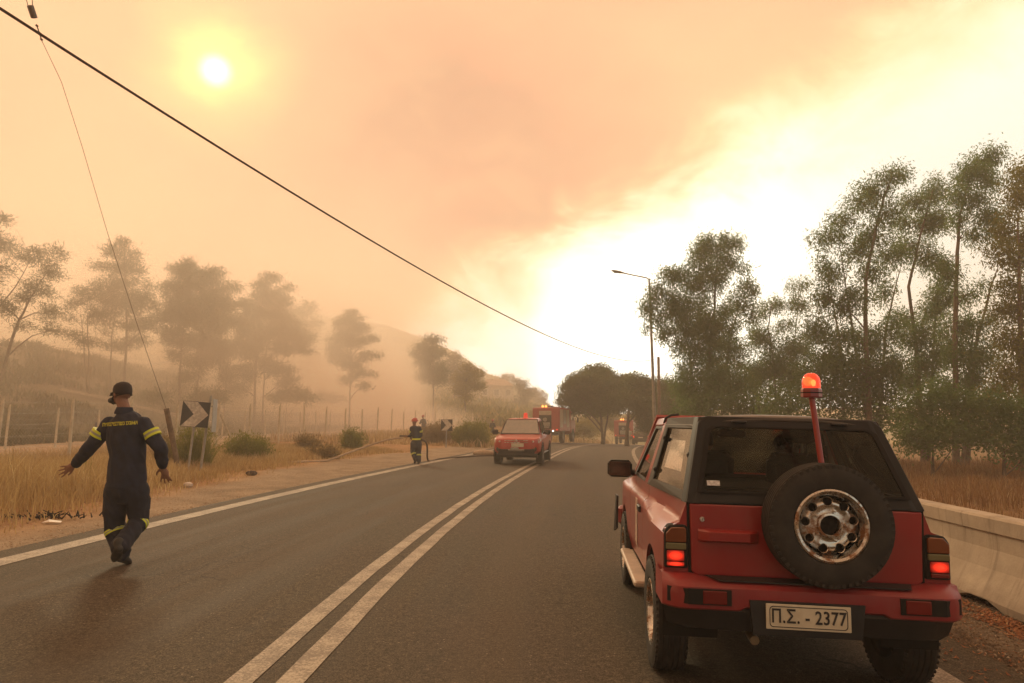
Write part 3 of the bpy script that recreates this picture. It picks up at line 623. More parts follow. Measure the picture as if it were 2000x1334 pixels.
# ------------------------------------------------------------------ stems, grass and scrub
M_GRASS = leafmat('dry_grass', (.30, .195, .09), (.58, .45, .25), (.70, .60, .38), .35, .8)
M_GRASSR = leafmat('dry_grass_right', (.19, .10, .045), (.32, .20, .095), (.38, .28, .15), .3, .8)
M_BROOM = leafmat('broom_stems', (.13, .15, .03), (.26, .27, .06), (.34, .29, .09), .4, .7)
M_BROWNB = leafmat('dry_bush_stems', (.17, .13, .06), (.28, .21, .10), (.36, .28, .14), .35, .8)
M_SCRUB = leafmat('scrub', (.08, .085, .035), (.16, .15, .06), (.28, .2, .09), .3, .8)
def blades(name, xs, ys, hs, wd, m_, lean=.35, seg=2, z=None, tint=None):
    n = len(xs); zs = ground(xs, ys) if z is None else z
    th = RNG.random(n)*6.283; ln = np.abs(RNG.normal(size=n))*lean*hs; lx, ly = np.cos(th)*ln, np.sin(th)*ln
    ph = RNG.random(n)*6.283; w2 = np.broadcast_to(wd, n)*.5; sx, sy = np.cos(ph)*w2, np.sin(ph)*w2
    V = np.empty((n, 5, 3), np.float32)
    V[:, 0] = np.stack([xs-sx, ys-sy, zs-.02], -1); V[:, 1] = np.stack([xs+sx, ys+sy, zs-.02], -1)
    V[:, 2] = np.stack([xs+sx*.8+lx*.35, ys+sy*.8+ly*.35, zs+hs*.6], -1); V[:, 3] = np.stack([xs-sx*.8+lx*.35, ys-sy*.8+ly*.35, zs+hs*.6], -1)
    V[:, 4] = np.stack([xs+lx, ys+ly, zs+hs], -1)
    b = np.arange(n)[:, None]*5
    F = np.concatenate([b+[0, 1, 2], b+[0, 2, 3], b+[3, 2, 4]], 0)
    me = bpy.data.meshes.new(name); quadmesh(me, V.reshape(-1, 3), F, 3); me.materials.append(m_)
    t = RNG.random(n) if tint is None else tint
    a = me.attributes.new('tint', 'FLOAT', 'POINT'); a.data.foreach_set('value', np.repeat(t.astype(np.float32), 5))
    o = bpy.data.objects.new(name, me); COL.objects.link(o); return o
def scatter(n, y0, y1, xf0, xf1, pw=1.):
    y = y0+(y1-y0)*RNG.random(n)**pw; k = RNG.random(n); return xf0(y)+(xf1(y)-xf0(y))*k, y
# left dry grass
xs, ys = scatter(150000, 5.0, 34, lambda y: .21*y-24.5, lambda y: Xc(y)-(4.8+.15*np.clip(y-8, 0, 14)), 1.2)
o_ = off(xs, ys); n_ = vnoise(xs, ys, 1.1, 3); n4 = vnoise(xs, ys, .35, 9)
gw = 4.8+.15*np.clip(ys-8, 0, 14); edge = sstep(-o_-gw, 0, 1.6+.8*n_)
keep = (RNG.random(len(xs)) < (.10+.9*edge)*np.clip(.75+.6*n4, .12, 1)) & (xs > -30) & (xs/ys > -1.0)
keep &= ~((RNG.random(len(xs)) < .8) & (.21*ys-xs > 21.5)); xs, ys, edge, n_, n4 = xs[keep], ys[keep], edge[keep], n_[keep], n4[keep]
hs = (.10+.52*(1-.55*sstep(ys, 11, 19))*edge*np.clip(.7+.5*n4+.3*n_, .2, 1.4))*RNG.uniform(.5, 1.25, len(xs))
g_ = blades('dry_grass', xs, ys, hs, .008+.0006*ys, M_GRASS, .45, tint=np.clip(RNG.random(len(xs))*.7+.25*(n4+.5), 0, 1)); tag(g_, 'tall straw-coloured grass between the road verge and the wire fence', 'grass', kind='stuff')
# right dry grass
xs, ys = scatter(70000, 3.5, 30, lambda y: Xc(y)+6.35, lambda y: Xc(y)+12+y*.75, 1.)
n_ = vnoise(xs, ys, .9, 5); n4 = vnoise(xs, ys, .3, 2); keep = (RNG.random(len(xs)) < np.clip(.35+.5*n_+.02*ys, .08, 1)) & (xs/ys < 1.05)
xs, ys, n_ = xs[keep], ys[keep], n_[keep]; hs = (.12+.34*np.clip((ys-7)/12, 0, 1)*np.clip(.8+.6*n_, .3, 1.5))*RNG.uniform(.5, 1.2, len(xs))
g_ = blades('dry_grass', xs, ys, hs, .010+.0006*ys, M_GRASSR, .5); tag(g_, 'brown dry grass behind the concrete barrier', 'grass', kind='stuff')
# light path climbing the bank
def ray_ground(px, py, y0=20, y1=120):
    for y in np.arange(y0, y1, .15):
        p = at(px, py, y)
        if p.z <= gz(p.x, p.y): return p
    return at(px, py, y1)
def path():
    b = MB(); P = []
    for px, py in ((118, 764), (160, 771), (200, 779), (240, 789), (275, 798), (310, 806), (345, 813), (380, 820), (420, 830)):
        P.append([(lambda q: (q.x, q.y, gz(q.x, q.y)+.10))(ray_ground(px, py+k)) for k in (-3, 0, 3)])
    b.grid(P); o = b.build('path', mat('path_dirt', (.30, .24, .165), .95, vary=.2), smooth=True); o['kind'] = 'structure'; return np.array([r_[1] for r_ in P])
PATH = path()
# scrub on the bank beyond the fences, dry growth at the road bend
xs, ys = scatter(60000, 34, 86, lambda y: .21*y-62, lambda y: .21*y-34.5, 1.)
n_ = vnoise(xs, ys, .5, 7); keep = RNG.random(len(xs)) < np.clip(.45+.6*n_, .05, 1)
for a_, b_ in zip(PATH[:-1], PATH[1:]):
    for t_ in np.linspace(0, 1, 8):
        q_ = a_*(1-t_)+b_*t_; keep &= (xs-q_[0])**2+(ys-q_[1]+1.2)**2 > 2.4
xs, ys, n_ = xs[keep], ys[keep], n_[keep]
g_ = blades('scrub', xs, ys, (.35+.55*np.clip(n_+.4, 0, 1.2))*RNG.uniform(.5, 1.2, len(xs)), .12, M_SCRUB, .7, tint=np.clip(RNG.random(len(xs))*.8, 0, 1)); tag(g_, 'low dark scrub on the smoky bank beyond the fences', 'scrub', kind='stuff')
xs, ys = scatter(26000, 40, 88, lambda y: Xc(y)-4.3-np.clip(16-.15*(y-40), 2, 40), lambda y: Xc(y)-4.6, 1.)
n_ = vnoise(xs, ys, .5, 8); hs = (.2+.5*np.clip(n_+.3, 0, 1))*RNG.uniform(.5, 1.2, len(xs))
g_ = blades('dry_grass', xs, ys, hs, .06, M_GRASS, .5); tag(g_, 'dry orange grass along the far left side of the road bend', 'grass', kind='stuff')
xs, ys = scatter(24000, 30, 120, lambda y: Xc(y)+5.2, lambda y: Xc(y)+16, 1.)
g_ = blades('dry_grass', xs, ys, (.25+.4*np.clip(vnoise(xs, ys, .4, 8)+.3, 0, 1))*RNG.uniform(.5, 1.2, len(xs)), .07, M_GRASSR, .5); tag(g_, 'dry grass along the right side of the road beyond the barrier', 'grass', kind='stuff')
xs, ys = scatter(60000, 88, 185, lambda y: -.42*y, lambda y: .06*y, 1.)
n_ = vnoise(xs, ys, .22, 3); keep = RNG.random(len(xs)) < np.clip(.3+.7*n_, .02, 1); xs, ys = xs[keep], ys[keep]
g_ = blades('scrub', xs, ys, RNG.uniform(.5, 1.9, len(xs)), .6, leafmat('hill_scrub', (.18, .18, .07), (.34, .31, .12), (.48, .38, .18), .3, .8), .6); tag(g_, 'mottled green and straw scrub covering the hillside', 'scrub', kind='stuff')
def shrub(px, Y, hpx, wpx, n, m_, label, name='broom_shrub', group='shrubs along the left fence', lean=.28, bw=.02):
    if n > 200: n = int(n*3.2); bw *= .45
    p = on(px, Y); k = Y/FPX; r_ = wpx*k*.32
    a = RNG.random(n)*6.283; q = RNG.random(n)**.6; bx = p.x+np.cos(a)*q*r_; by = p.y+np.sin(a)*q*r_
    h_ = hpx*k*RNG.uniform(.15, 1.1, n)*(1-.45*q)*(.8+.35*np.sin(a*3+px))
    o = blades(name, bx, by, h_, bw, m_, 0, z=ground(bx, by))
    co = np.empty(len(o.data.vertices)*3, np.float32); o.data.vertices.foreach_get('co', co); co = co.reshape(n, 5, 3)
    e1, e2 = RNG.normal(size=n)*.30, RNG.normal(size=n)*.30
    for i, f in ((2, .45), (3, .45), (4, 1.)):
        co[:, i, 0] += (np.cos(a)*q*lean+e1)*h_*f; co[:, i, 1] += (np.sin(a)*q*lean+e2)*h_*f
    co -= np.array(p, np.float32); o.data.vertices.foreach_set('co', co.ravel()); o.location = p; o.data.update()
    if n > 200:
        R3 = np.array([wpx*k*.46, wpx*k*.40, hpx*k*.42]); nc = max(14, int(n/55)); cl = rand_ell(nc, .5)*R3; cl[:, 2] += hpx*k*.40
        per = 46; c_ = np.repeat(cl, per, 0)+RNG.normal(size=(nc*per, 3))*.11*Y/23; c_[:, 2] = np.maximum(c_[:, 2], .02)
        Dn = RNG.normal(size=(nc*per, 3))*.7; Dn[:, 2] += .9
        add_obj('foliage', leaf_mesh('foliage', c_, Dn, .11*Y/23, .03*Y/23, RNG.random(nc*per)*.9, m_), o)
    return tag(o, label, 'shrub', group)
shrub(488, 23, 62, 95, 1500, M_BROOM, 'largest green broom shrub, right of the leaning sign post')
shrub(690, 31, 50, 46, 700, M_BROOM, 'small upright green shrub halfway along the wire fence')
shrub(604, 30, 40, 50, 600, M_BROWNB, 'sparse brown shrub between the two green shrubs by the fence')
shrub(385, 20.5, 105, 80, 900, M_BROOM, 'thin green broom growing behind the near chevron sign')
shrub(330, 21, 85, 50, 400, M_BROWNB, 'straggly dry stems at the foot of the leaning timber')
shrub(922, 42, 52, 84, 1700, M_BROOM, 'dense olive bush between the far chevron sign and the red pickup', bw=.045)
shrub(852, 43, 40, 70, 1400, M_BROWNB, 'rusty brown dry bush behind the firefighter with the hose', bw=.035)
shrub(640, 25, 28, 60, 500, M_BROWNB, 'low dry tuft in front of the fence left of the hose', bw=.02)
shrub(178, 14.5, 95, 30, 60, M_BROOM, 'few tall thin green weeds behind the walking firefighter', bw=.014)
shrub(30, 13, 110, 60, 120, M_BROWNB, 'tall seeding weeds at the left edge of the verge', bw=.012)

# ------------------------------------------------------------------ fences
def fence(c, n0, n1, label, h=2.02, sp=2.64, mesh_to=None, braces=(), strands=6):
    f0 = None; pts = []
    for n in range(n0, n1+1):
        y = sp*(n+12); x = .21*y-c; pts.append(Vector((x, y, gz(x, y))))
    root = empty('wire_fence', pts[0], 0, label, 'fence', 'wire fences beyond the left verge')
    b = MB(); b.tube([(0, 0, -.2), (0, 0, h)], [.055, .05], 6); b.tube([(0, 0, h-.02), (.02, 0, h+.16)], [.045, .03], 5); me = b.mesh('post', M_POST)
    for i, p in enumerate(pts):
        q = add_obj('post', me, root, p-pts[0]); q.rotation_euler = (random.uniform(-.03, .03), random.uniform(-.03, .03), 0); q.scale = (1, 1, random.uniform(.95, 1.05))
    for k in braces:
        p = pts[k]-pts[0]; dr = (pts[k+1]-pts[k]).normalized()
        bb = MB(); bb.tube([p+dr*1.5+Vector((0, 0, .05)), p+Vector((0, 0, h*.95))], .045, 6); bb.build('brace', M_POST, root)
    wm = MB()
    for k in range(strands):
        for i in range(len(pts)-1):
            a, c_ = pts[i]-pts[0], pts[i+1]-pts[0]; z = .15+(h-.2)*k/(strands-1)
            wm.tube([a+Vector((0, 0, z)), a.lerp(c_, .5)+Vector((0, 0, z-.02)), c_+Vector((0, 0, z))], .004, 3, cap=False)
    wm.build('strand_wires', M_STEEL, root)['kind'] = 'stuff'
    if mesh_to:
        V, F = [], []; g = .11
        for i in range(mesh_to):
            a, c_ = np.array(pts[i]-pts[0]), np.array(pts[i+1]-pts[0]); Ln = np.linalg.norm(c_-a); dr = (c_-a)/Ln; N = int((Ln+1.7)/g)
            for s_i in (1, -1):
                for k in range(N):
                    s0 = k*g-1.7 if s_i > 0 else k*g; z0, z1 = .1, 1.8; e = s0+s_i*1.7
                    lo, hi = s0, e; zz0, zz1 = z0, z1
                    # clip to bay
                    def cl(v, z): return v, z
                    if s_i > 0:
                        if lo < 0: zz0 = z0+(0-lo); lo = 0
                        if hi > Ln: zz1 = z1-(hi-Ln); hi = Ln
                    else:
                        if lo > Ln: zz0 = z0+(lo-Ln); lo = Ln
                        if hi < 0: zz1 = z1-(0-hi); hi = 0
                    if zz1-zz0 < .1: continue
                    P0 = a+dr*lo+[0, 0, zz0]; P1 = a+dr*hi+[0, 0, zz1]; n = len(V); wv = np.array([0, 0, .0035])
                    V += [P0-wv, P0+wv, P1+wv, P1-wv]; F.append((n, n+1, n+2, n+3))
        me = bpy.data.meshes.new('wire_mesh'); quadmesh(me, np.array(V), np.array(F)); me.materials.append(M_STEEL)
        add_obj('wire_mesh', me, root)['kind'] = 'stuff'
    return root
fence(20.6, -5, 19, 'near wire fence running from the left edge to behind the red pickup', mesh_to=12, braces=(5,))
fence(30.5, -4, 12, 'far wire fence beyond the pale dirt track', h=1.9, strands=5)
# guard rail on top of the bank
def guard_rail():
    pts = []
    for y in np.linspace(56, 92, 13):
        x = .21*y-66; pts.append(Vector((x, y, gz(x, y))))
    root = empty('guard_rail', pts[0], 0, 'steel guard rail along the road on top of the smoky bank', 'guard rail')
    b = MB(); b.box((0, 0, .35), (.12, .12, .9)); me = b.mesh('post', M_STEEL)
    for p in pts: add_obj('post', me, root, p-pts[0])
    for z, nm in ((.62, 'rail'), (1.3, 'handrail')):
        b = MB(); b.tube([p-pts[0]+Vector((0, 0, z)) for p in pts], .13 if z < 1 else .05, 6); b.build(nm, M_STEEL, root)
    b = MB()
    for p in pts: b.tube([p-pts[0]+Vector((0, 0, .7)), p-pts[0]+Vector((0, 0, 1.3))], .04, 5)
    b.build('rail_supports', M_STEEL, root)['kind'] = 'stuff'
guard_rail()
# ------------------------------------------------------------------ red three-door jeep in front of the camera
JW = R(-5)
jx, jy = 1.65, 3.93
jeep = empty('red_jeep', (jx, jy, gz(jx, jy)+.0), JW, 'red three-door jeep with black hardtop and tailgate spare wheel, seen from behind', 'car')
jeep.rotation_euler = (0, R(1.6), JW); jeep.location.z = float(road_z(jx, jy))
BELT, RT, RY0 = 1.095, 1.60, .26
def jlow(y, z):                      # half-width of the lower body
    rear = 1-sstep(y, .15, 1.25); front = sstep(y, 2.2, 3.2)
    up = .735-.075*rear-.03*front; lo = .785-.005*front
    sh = .955+.03*(1-rear)
    t = sstep(z, sh-.045+.03*(1-rear)*0, sh+.02)
    wx = lo*(1-t)+up*t
    wx = wx-.045*sstep(.60-z, 0, .25)-.02*sstep(z, sh+.02, BELT)*0
    wx += .022*math.exp(-((y-.52)/.50)**2)*(1-t)*sstep(z, .35, .6)+.02*math.exp(-((y-2.75)/.48)**2)*sstep(1.02-z, 0, .12)
    wx -= .05*sstep(.10-y, 0, .10)*0+.07*sstep(y, 3.15, 3.42)
    return float(wx)
def jgreen(y, z):                    # half-width of the greenhouse
    b_ = .66+.09*float(sstep(y, 0, 1.2)); r_ = .535+.06*float(sstep(y, .2, 1.4)); t = (z-BELT)/(RT-BELT); return b_*(1-t)+r_*t
ARCH = [(.52, .375, .385), (2.75, .375, .385)]
def side_patch(s, y0, y1, zb, zt, mb, mi=0, ny=None, nz=26, arches=ARCH, lip=True):
    ny = ny or max(3, int((y1-y0)/.028)); Pt = {}
    for i in range(ny+1):
        y = y0+(y1-y0)*i/ny; b_, t_ = zb(y), zt(y)
        for j in range(nz+1): Pt[i, j] = [y, b_+(t_-b_)*j/nz]
    keep = set()
    for i in range(ny):
        for j in range(nz):
            cy = sum(Pt[a][0] for a in ((i, j), (i+1, j), (i+1, j+1), (i, j+1)))/4; cz = sum(Pt[a][1] for a in ((i, j), (i+1, j), (i+1, j+1), (i, j+1)))/4
            if all(math.hypot(cy-ay, cz-az) > r_ for ay, az, r_ in arches): keep.add((i, j))
    cnt = {}
    for (i, j) in keep:
        for a in ((i, j), (i+1, j), (i+1, j+1), (i, j+1)): cnt[a] = cnt.get(a, 0)+1
    for a, n in cnt.items():
        if n < 4:
            for ay, az, r_ in arches:
                dd = math.hypot(Pt[a][0]-ay, Pt[a][1]-az)
                if dd < r_+.05 and dd > 1e-4 and not (a[1] == 0 and abs(dd-r_) > .02):
                    Pt[a] = [ay+(Pt[a][0]-ay)*r_/dd, az+(Pt[a][1]-az)*r_/dd]
    idx = {a: k for k, a in enumerate(cnt)}
    vs = [(s*jlow(Pt[a][0], Pt[a][1]), Pt[a][0], Pt[a][1]) for a in cnt]
    fs = [(idx[i, j], idx[i+1, j], idx[i+1, j+1], idx[i, j+1]) for (i, j) in keep]
    # folded-in edges
    ed = {}
    for f in fs:
        for k in range(4):
            e = (f[k], f[(k+1) % 4]); ed[tuple(sorted(e))] = ed.get(tuple(sorted(e)), 0)+1
    bd = [e for e, n in ed.items() if n == 1]; m_ = {}
    for e in bd:
        for q in e:
            if q not in m_: m_[q] = len(vs); v = vs[q]; vs.append((v[0]-s*.035, v[1], v[2]))
    fs += [(a, b_, m_[b_], m_[a]) for a, b_ in bd]
    mb.add(vs, fs, mi)
zb_ = lambda y: .40 if (y > .9 and y < 2.6) else .42
def zt_body(y):
    if y < 2.30: return BELT
    return 1.075-.10*float(sstep(y, 2.3, 3.4))
for s in (-1, 1):
    for nm, y0, y1 in (('quarter_panel', .012, 1.225), ('door', 1.235, 2.225), ('front_wing', 2.235, 3.42)):
        b = MB(); side_patch(s, y0, y1, lambda y: .42, zt_body, b)
        o = b.build(nm, M_RED, jeep, smooth=50)
        if nm == 'door':
            h = MB(); h.bbox((s*(jlow(1.42, .88)+.004), 1.42, .885), (.03, .16, .05), .008); h.build('handle', M_BLK, o)
            if s < 0:
                st = MB(); yy = [1.60, 1.76]; st.grid([[(-jlow(1.60+.16*a, .55+.42*b_)-.003, 1.60+.16*a, .55+.42*b_) for b_ in np.linspace(0, 1, 12)] for a in np.linspace(0, 1, 4)]); st.build('faded_crest_decal', mat('faded_decal', (.42, .30, .24), .5, vary=.5, scale=18), o)
    # arches, sill step
    for ay, az, r_ in ARCH:
        b = MB(); P = []
        for k in range(19):
            th = math.pi*(-.06+1.12*k/18); P.append([(s*xx, ay+(r_-.002)*math.cos(th), az+(r_-.002)*math.sin(th)) for xx in (.78, .46)])
        b.grid(P); b.build('wheel_arch_liner', M_GAP, jeep)
    b = MB(); b.bbox((s*.80, 1.75, .375), (.12, 1.36, .045), .012, rot=Matrix.Rotation(R(0), 3, 'X')); b.build('side_step', mat('side_step', (.45, .36, .28), .45, vary=.15), jeep)
# rear wall of body, tailgate
def zx(pts, y): return [(x, y, z) for x, z in pts]
b = MB(); b.slab(zx([(-.785, .62), (-.785, .94), (-.70, .98), (-.66, BELT), (.66, BELT), (.70, .98), (.785, .94), (.785, .62)], .014), (0, .03, 0)); b.build('rear_panel', M_RED, jeep)
b = MB(); b.box((0, 1.7, .46), (1.30, 3.3, .14)); b.box((0, 1.7, .62), (1.36, 1.36, .2)); b.box((0, .2, .70), (1.2, .3, .1)); b.build('underbody', M_GAP, jeep)
b = MB(); b.slab(zx([(-.635, .71), (-.645, 1.09), (.645, 1.09), (.635, .71), (.61, .69), (-.61, .69)], -.012), (0, .024, 0)); tg = b.build('tailgate', M_RED, jeep); bevel(tg, .008, 3)
b = MB(); b.slab(zx([(-.65, .68), (-.66, BELT), (.66, BELT), (.65, .68)], .003), (0, .01, 0)); b.build('door_gap', M_GAP, tg)
b = MB(); P = []
for i in range(13):
    x = -.60+.34*i/12; e = min(i, 12-i)/12; wv = .030*min(1, (e*7))
    P.append([(x, -.010, .952), (x, -.014-wv*1.0, .949), (x, -.018-wv*1.5, .938), (x, -.018-wv*1.5, .893), (x, -.014-wv*.9, .880), (x, -.010, .877)])
b.grid(P); b.build('handle', M_RED, tg, smooth=30)
b = MB(); b.lathe([(.0, .012), (.011, .012), (.014, .008), (.015, 0)], 16, (-.575, -.014, 1.005), Matrix.Rotation(R(90), 3, 'X')); b.box((-.575, -.027, 1.005), (.003, .003, .012), 1); b.build('lock', [M_CHROME, M_GAP], tg, smooth=30)
# slanted hardtop rear: frame, glass
Z1 = RT-.005
def slp(x, z): return (x, .26*(z-BELT)/(RT-BELT)+.0, z)
fo = [slp(-.665, BELT-.0), slp(.665, BELT), slp(.55, Z1-.03), slp(.50, Z1+.012), slp(-.50, Z1+.012), slp(-.55, Z1-.03)]
fi = [slp(-.585, BELT+.075), slp(.585, BELT+.075), slp(.495, Z1-.085), slp(.46, Z1-.06), slp(-.46, Z1-.06), slp(-.495, Z1-.085)]
b = MB(); b.ring([Vector(p)+Vector((0, -.012, 0)) for p in fo], [Vector(p)+Vector((0, -.012, 0)) for p in fi], (0, .05, .0)); fr_ = b.build('rear_frame', M_TRIM, jeep); bevel(fr_, .008, 2)
b = MB(); go = [slp(-.60, BELT+.06), slp(.60, BELT+.06), slp(.508, Z1-.075), slp(.47, Z1-.048), slp(-.47, Z1-.048), slp(-.508, Z1-.075)]
b.slab([Vector(p)+Vector((0, -.018, 0)) for p in go], (0, .004, 0)); rg = b.build('rear_window', M_GLASSR, jeep)
b = MB(); bo = [Vector(p)+Vector((0, -.022, 0)) for p in go]; cn = sum(bo, Vector())/6; bi = [p.lerp(cn, .055) for p in bo]; b.ring(bo, bi, (0, .003, 0)); b.build('window_border', M_GAP, rg)
b = MB(); p0 = Vector(slp(-.50, BELT+.115)); b.box(p0+Vector((0, -.028, 0)), (.075, .002, .032), rot=Matrix.Rotation(R(-27), 3, 'X')); b.build('sticker', mat('sticker', (.5, .5, .5), .5, vary=.3, scale=60), rg)
for sx in (-.30, .30):
    b = MB(); q = Vector(slp(sx, Z1-.02)); b.bbox(q+Vector((0, -.02, 0)), (.09, .03, .014), .004); b.build('hinge', M_BLK, rg)
b = MB(); b.tube([Vector(slp(.02, BELT+.085))+Vector((0, -.03, 0)), Vector(slp(.30, BELT+.12))+Vector((0, -.035, 0))], .006, 6); b.build('wiper', M_BLK, rg)
# roof
def roof(y0, y1, nm, m_, xo=0.):
    b = MB(); P = []
    for y in np.linspace(y0, y1, 12):
        hw = .555+.055*float(sstep(y, .2, 1.4))+xo; row = []
        for k in range(-12, 13):
            t = k/12; e = abs(t)**5; zc = RT+.028-.022*t*t-.055*e
            fy = .03*max(0, 1-(y-y0)/.12)*(1 if y0 < .5 else 0)
            row.append((hw*t*(1+.012*e), y, zc-fy+xo*.3))
        P.append(row)
    b.grid(P); o = b.build(nm, m_, jeep, smooth=True); sd = o.modifiers.new('solid', 'SOLIDIFY'); sd.thickness = .02; sd.offset = -1; return o
roof(.235, 1.30, 'hardtop', mat('hardtop_cloth', (.045, .038, .032), .42, vary=.2, scale=4, fn=dusty((.16, .12, .08), .5, 2)))
roof(1.31, 1.80, 'roof', M_RED, .004)
b = MB(); b.tube([(-.612, 1.30, RT-.04), (-.60, 1.30, RT+.0), (-.56, 1.30, RT+.022), (-.50, 1.30, RT+.03)], .010, 6); b.build('roof_seal', M_BLK, jeep, smooth=True)
# side greenhouse: pillars, rails, glass
def gp(s, y, z, o=0): return Vector((s*(jgreen(y, z)+o), y, z))
def yzslab(s, pts, th, o=0): return [gp(s, y, z, o) for y, z in pts], (-s*th, 0, 0)
M_HTS = mat('hardtop_side', (.035, .026, .020), .6, vary=.15, spec=.25)
for s in (-1, 1):
    b = MB(); b.slab(*yzslab(s, [(1.20, BELT), (1.37, BELT), (1.33, RT-.03), (1.22, RT-.03)], .05, .004)); bevel(b.build('b_pillar', M_RED, jeep), .01)
    b = MB(); b.slab(*yzslab(s, [(2.26, BELT-.02), (2.36, BELT-.02), (1.84, RT), (1.74, RT)], .05, .004)); bevel(b.build('a_pillar', M_RED, jeep), .01)
    b = MB(); b.slab(*yzslab(s, [(1.33, RT-.055), (1.78, RT-.055), (1.76, RT+.0), (1.33, RT+.0)], .05, .006)); bevel(b.build('roof_rail', M_RED, jeep), .01)
    out = [(.0, BELT), (.01+.04, BELT+.0), (1.19, BELT), (1.22, RT-.0), (RY0, RT-.0), (.20, RT-.12)]
    inn = [(.13, BELT+.10), (.18, BELT+.055), (1.02, BELT+.055), (1.10, RT-.075), (.36, RT-.075), (.30, RT-.14)]
    O, th = yzslab(s, out, .04, .006); I, _ = yzslab(s, inn, .04, .006)
    b = MB(); b.ring(O, I, th); fq = b.build('hardtop_side', M_HTS, jeep); bevel(fq, .008, 2)
    b = MB(); b.slab(*yzslab(s, [(.12, BELT+.05), (1.04, BELT+.05), (1.11, RT-.07), (.33, RT-.07)], .004, -.008)); b.build('quarter_window', M_GLASSQ, jeep)
    b = MB(); b.slab(*yzslab(s, [(.99, BELT+.055), (1.03, BELT+.055), (1.11, RT-.075), (1.07, RT-.075)], .006, .008)); b.build('window_rubber', M_GAP, jeep)
    for (yy, zz) in ((1.05, 1.45), (1.02, 1.22), (.22, 1.36)):
        b = MB(); b.ell(gp(s, yy, zz, .014), (.012, .018, .018), 8, 6); b.build('window_catch', M_BLK, jeep, smooth=True)
    # D pillar dark corner
    b = MB(); P = []
    for z in np.linspace(BELT, RT, 8):
        yb = .26*(z-BELT)/(RT-BELT); x = jgreen(max(yb, 0), z)
        P.append([(s*(x-.07), yb-.014, z), (s*(x-.012), yb-.010, z), (s*(x+.008), yb+.02, z), (s*(x+.010+.01), yb+.075, z)])
    b.grid(P); b.build('corner_pillar', M_TRIM, jeep, smooth=True)
    # door window
    O, th = yzslab(s, [(1.375, BELT), (2.24, BELT), (1.78, RT-.055), (1.345, RT-.055)], .03, .0); I, _ = yzslab(s, [(1.40, BELT+.02), (2.13, BELT+.02), (1.74, RT-.085), (1.37, RT-.085)], .03, .0)
    b = MB(); b.ring(O, I, th); b.build('window_frame', M_BLK, jeep)
    b = MB(); b.slab(*yzslab(s, [(1.39, BELT+.01), (2.16, BELT+.01), (1.75, RT-.08), (1.36, RT-.08)], .004, -.012)); b.build('door_window', M_GLASS, jeep)
# bonnet, windscreen, nose
b = MB(); P = []
for y in np.linspace(2.30, 3.45, 14):
    hw = jlow(y, 1.0)-.005; zc = zt_body(y); row = [(hw*t, y, zc+.03*(1-t*t)*(1 if y < 3.4 else .3)) for t in np.linspace(-1, 1, 13)]; P.append(row)
b.grid(P); b.build('bonnet', M_RED, jeep, smooth=True)
b = MB(); b.slab([(-.70, 2.33, BELT), (.70, 2.33, BELT), (.585, 1.80, RT-.02), (-.585, 1.80, RT-.02)], (0, .006, 0)); ws = b.build('windscreen', M_GLASS, jeep)
b = MB(); b.ring([(-.745, 2.36, BELT-.03), (.745, 2.36, BELT-.03), (.61, 1.77, RT+.012), (-.61, 1.77, RT+.012)], [(-.68, 2.30, BELT+.03), (.68, 2.30, BELT+.03), (.565, 1.835, RT-.06), (-.565, 1.835, RT-.06)], (0, .02, .02)); b.build('windscreen_frame', M_RED, jeep)
b = MB(); b.slab([(-.72, 3.44, .50), (.72, 3.44, .50), (.70, 3.44, .97), (-.70, 3.44, .97)], (0, .03, 0)); b.build('nose_panel', M_RED, jeep)
b = MB(); b.slab([(-.48, 3.475, .78), (.48, 3.475, .78), (.48, 3.475, .93), (-.48, 3.475, .93)], (0, .02, 0)); b.build('grille', M_BLK, jeep)
for s in (-1, 1):
    b = MB(); b.bbox((s*.59, 3.49, .855), (.17, .05, .15), .02); b.build('headlight', M_CLEARL, jeep)
b = MB(); b.bbox((0, 3.50, .56), (1.62, .16, .20), .03); b.build('front_bumper', M_REDM, jeep)
b = MB(); b.slab([(-.85, 3.15, .80), (-.85, 3.34, .80), (-.87, 3.30, .42), (-.85, 3.20, .46)], (.02, 0, 0)); b.build('mud_flap', M_BLK, jeep)
# tail lights
for s in (-1, 1):
    tl = MB(); xs_ = (.655, .768); 
    tl.slab([(s*xs_[0], -.004, .722), (s*(xs_[1]+.022), -.004, .722), (s*(xs_[1]+.022), -.004, .925), (s*(xs_[1]-.005), -.004, .962), (s*(xs_[0]+.02), -.004, .968), (s*xs_[0], -.004, .955)], (0, .09, 0))
    o = tl.build('taillight', M_GAP, jeep); bevel(o, .01, 2)
    a, c_ = s*(xs_[0]+.010), s*(xs_[1]+.014)
    def lens(nm, pts, m_, dp=.014):
        b = MB(); b.slab([(x, -.005-dp, z) for x, z in pts], (0, dp+.002, 0)); l_ = b.build(nm, m_, o); bevel(l_, .006, 2); return l_
    lens('amber_lens', [(a, .868), (c_, .868), (c_, .918), (c_-s*.03, .952), (a+s*.012, .955), (a, .945)], M_AMBER)
    lens('reversing_lens', [(a, .828), (c_, .828), (c_, .865), (a, .865)], M_CLEARL)
    lens('brake_lens', [(a+s*.012, .763), (c_-s*.006, .763), (c_-s*.006, .822), (a+s*.012, .822)], M_REDLIT)
    lens('reflector_lens', [(a+s*.012, .734), (c_-s*.006, .734), (c_-s*.006, .759), (a+s*.012, .759)], M_REDLENS if s > 0 else M_REDLIT)
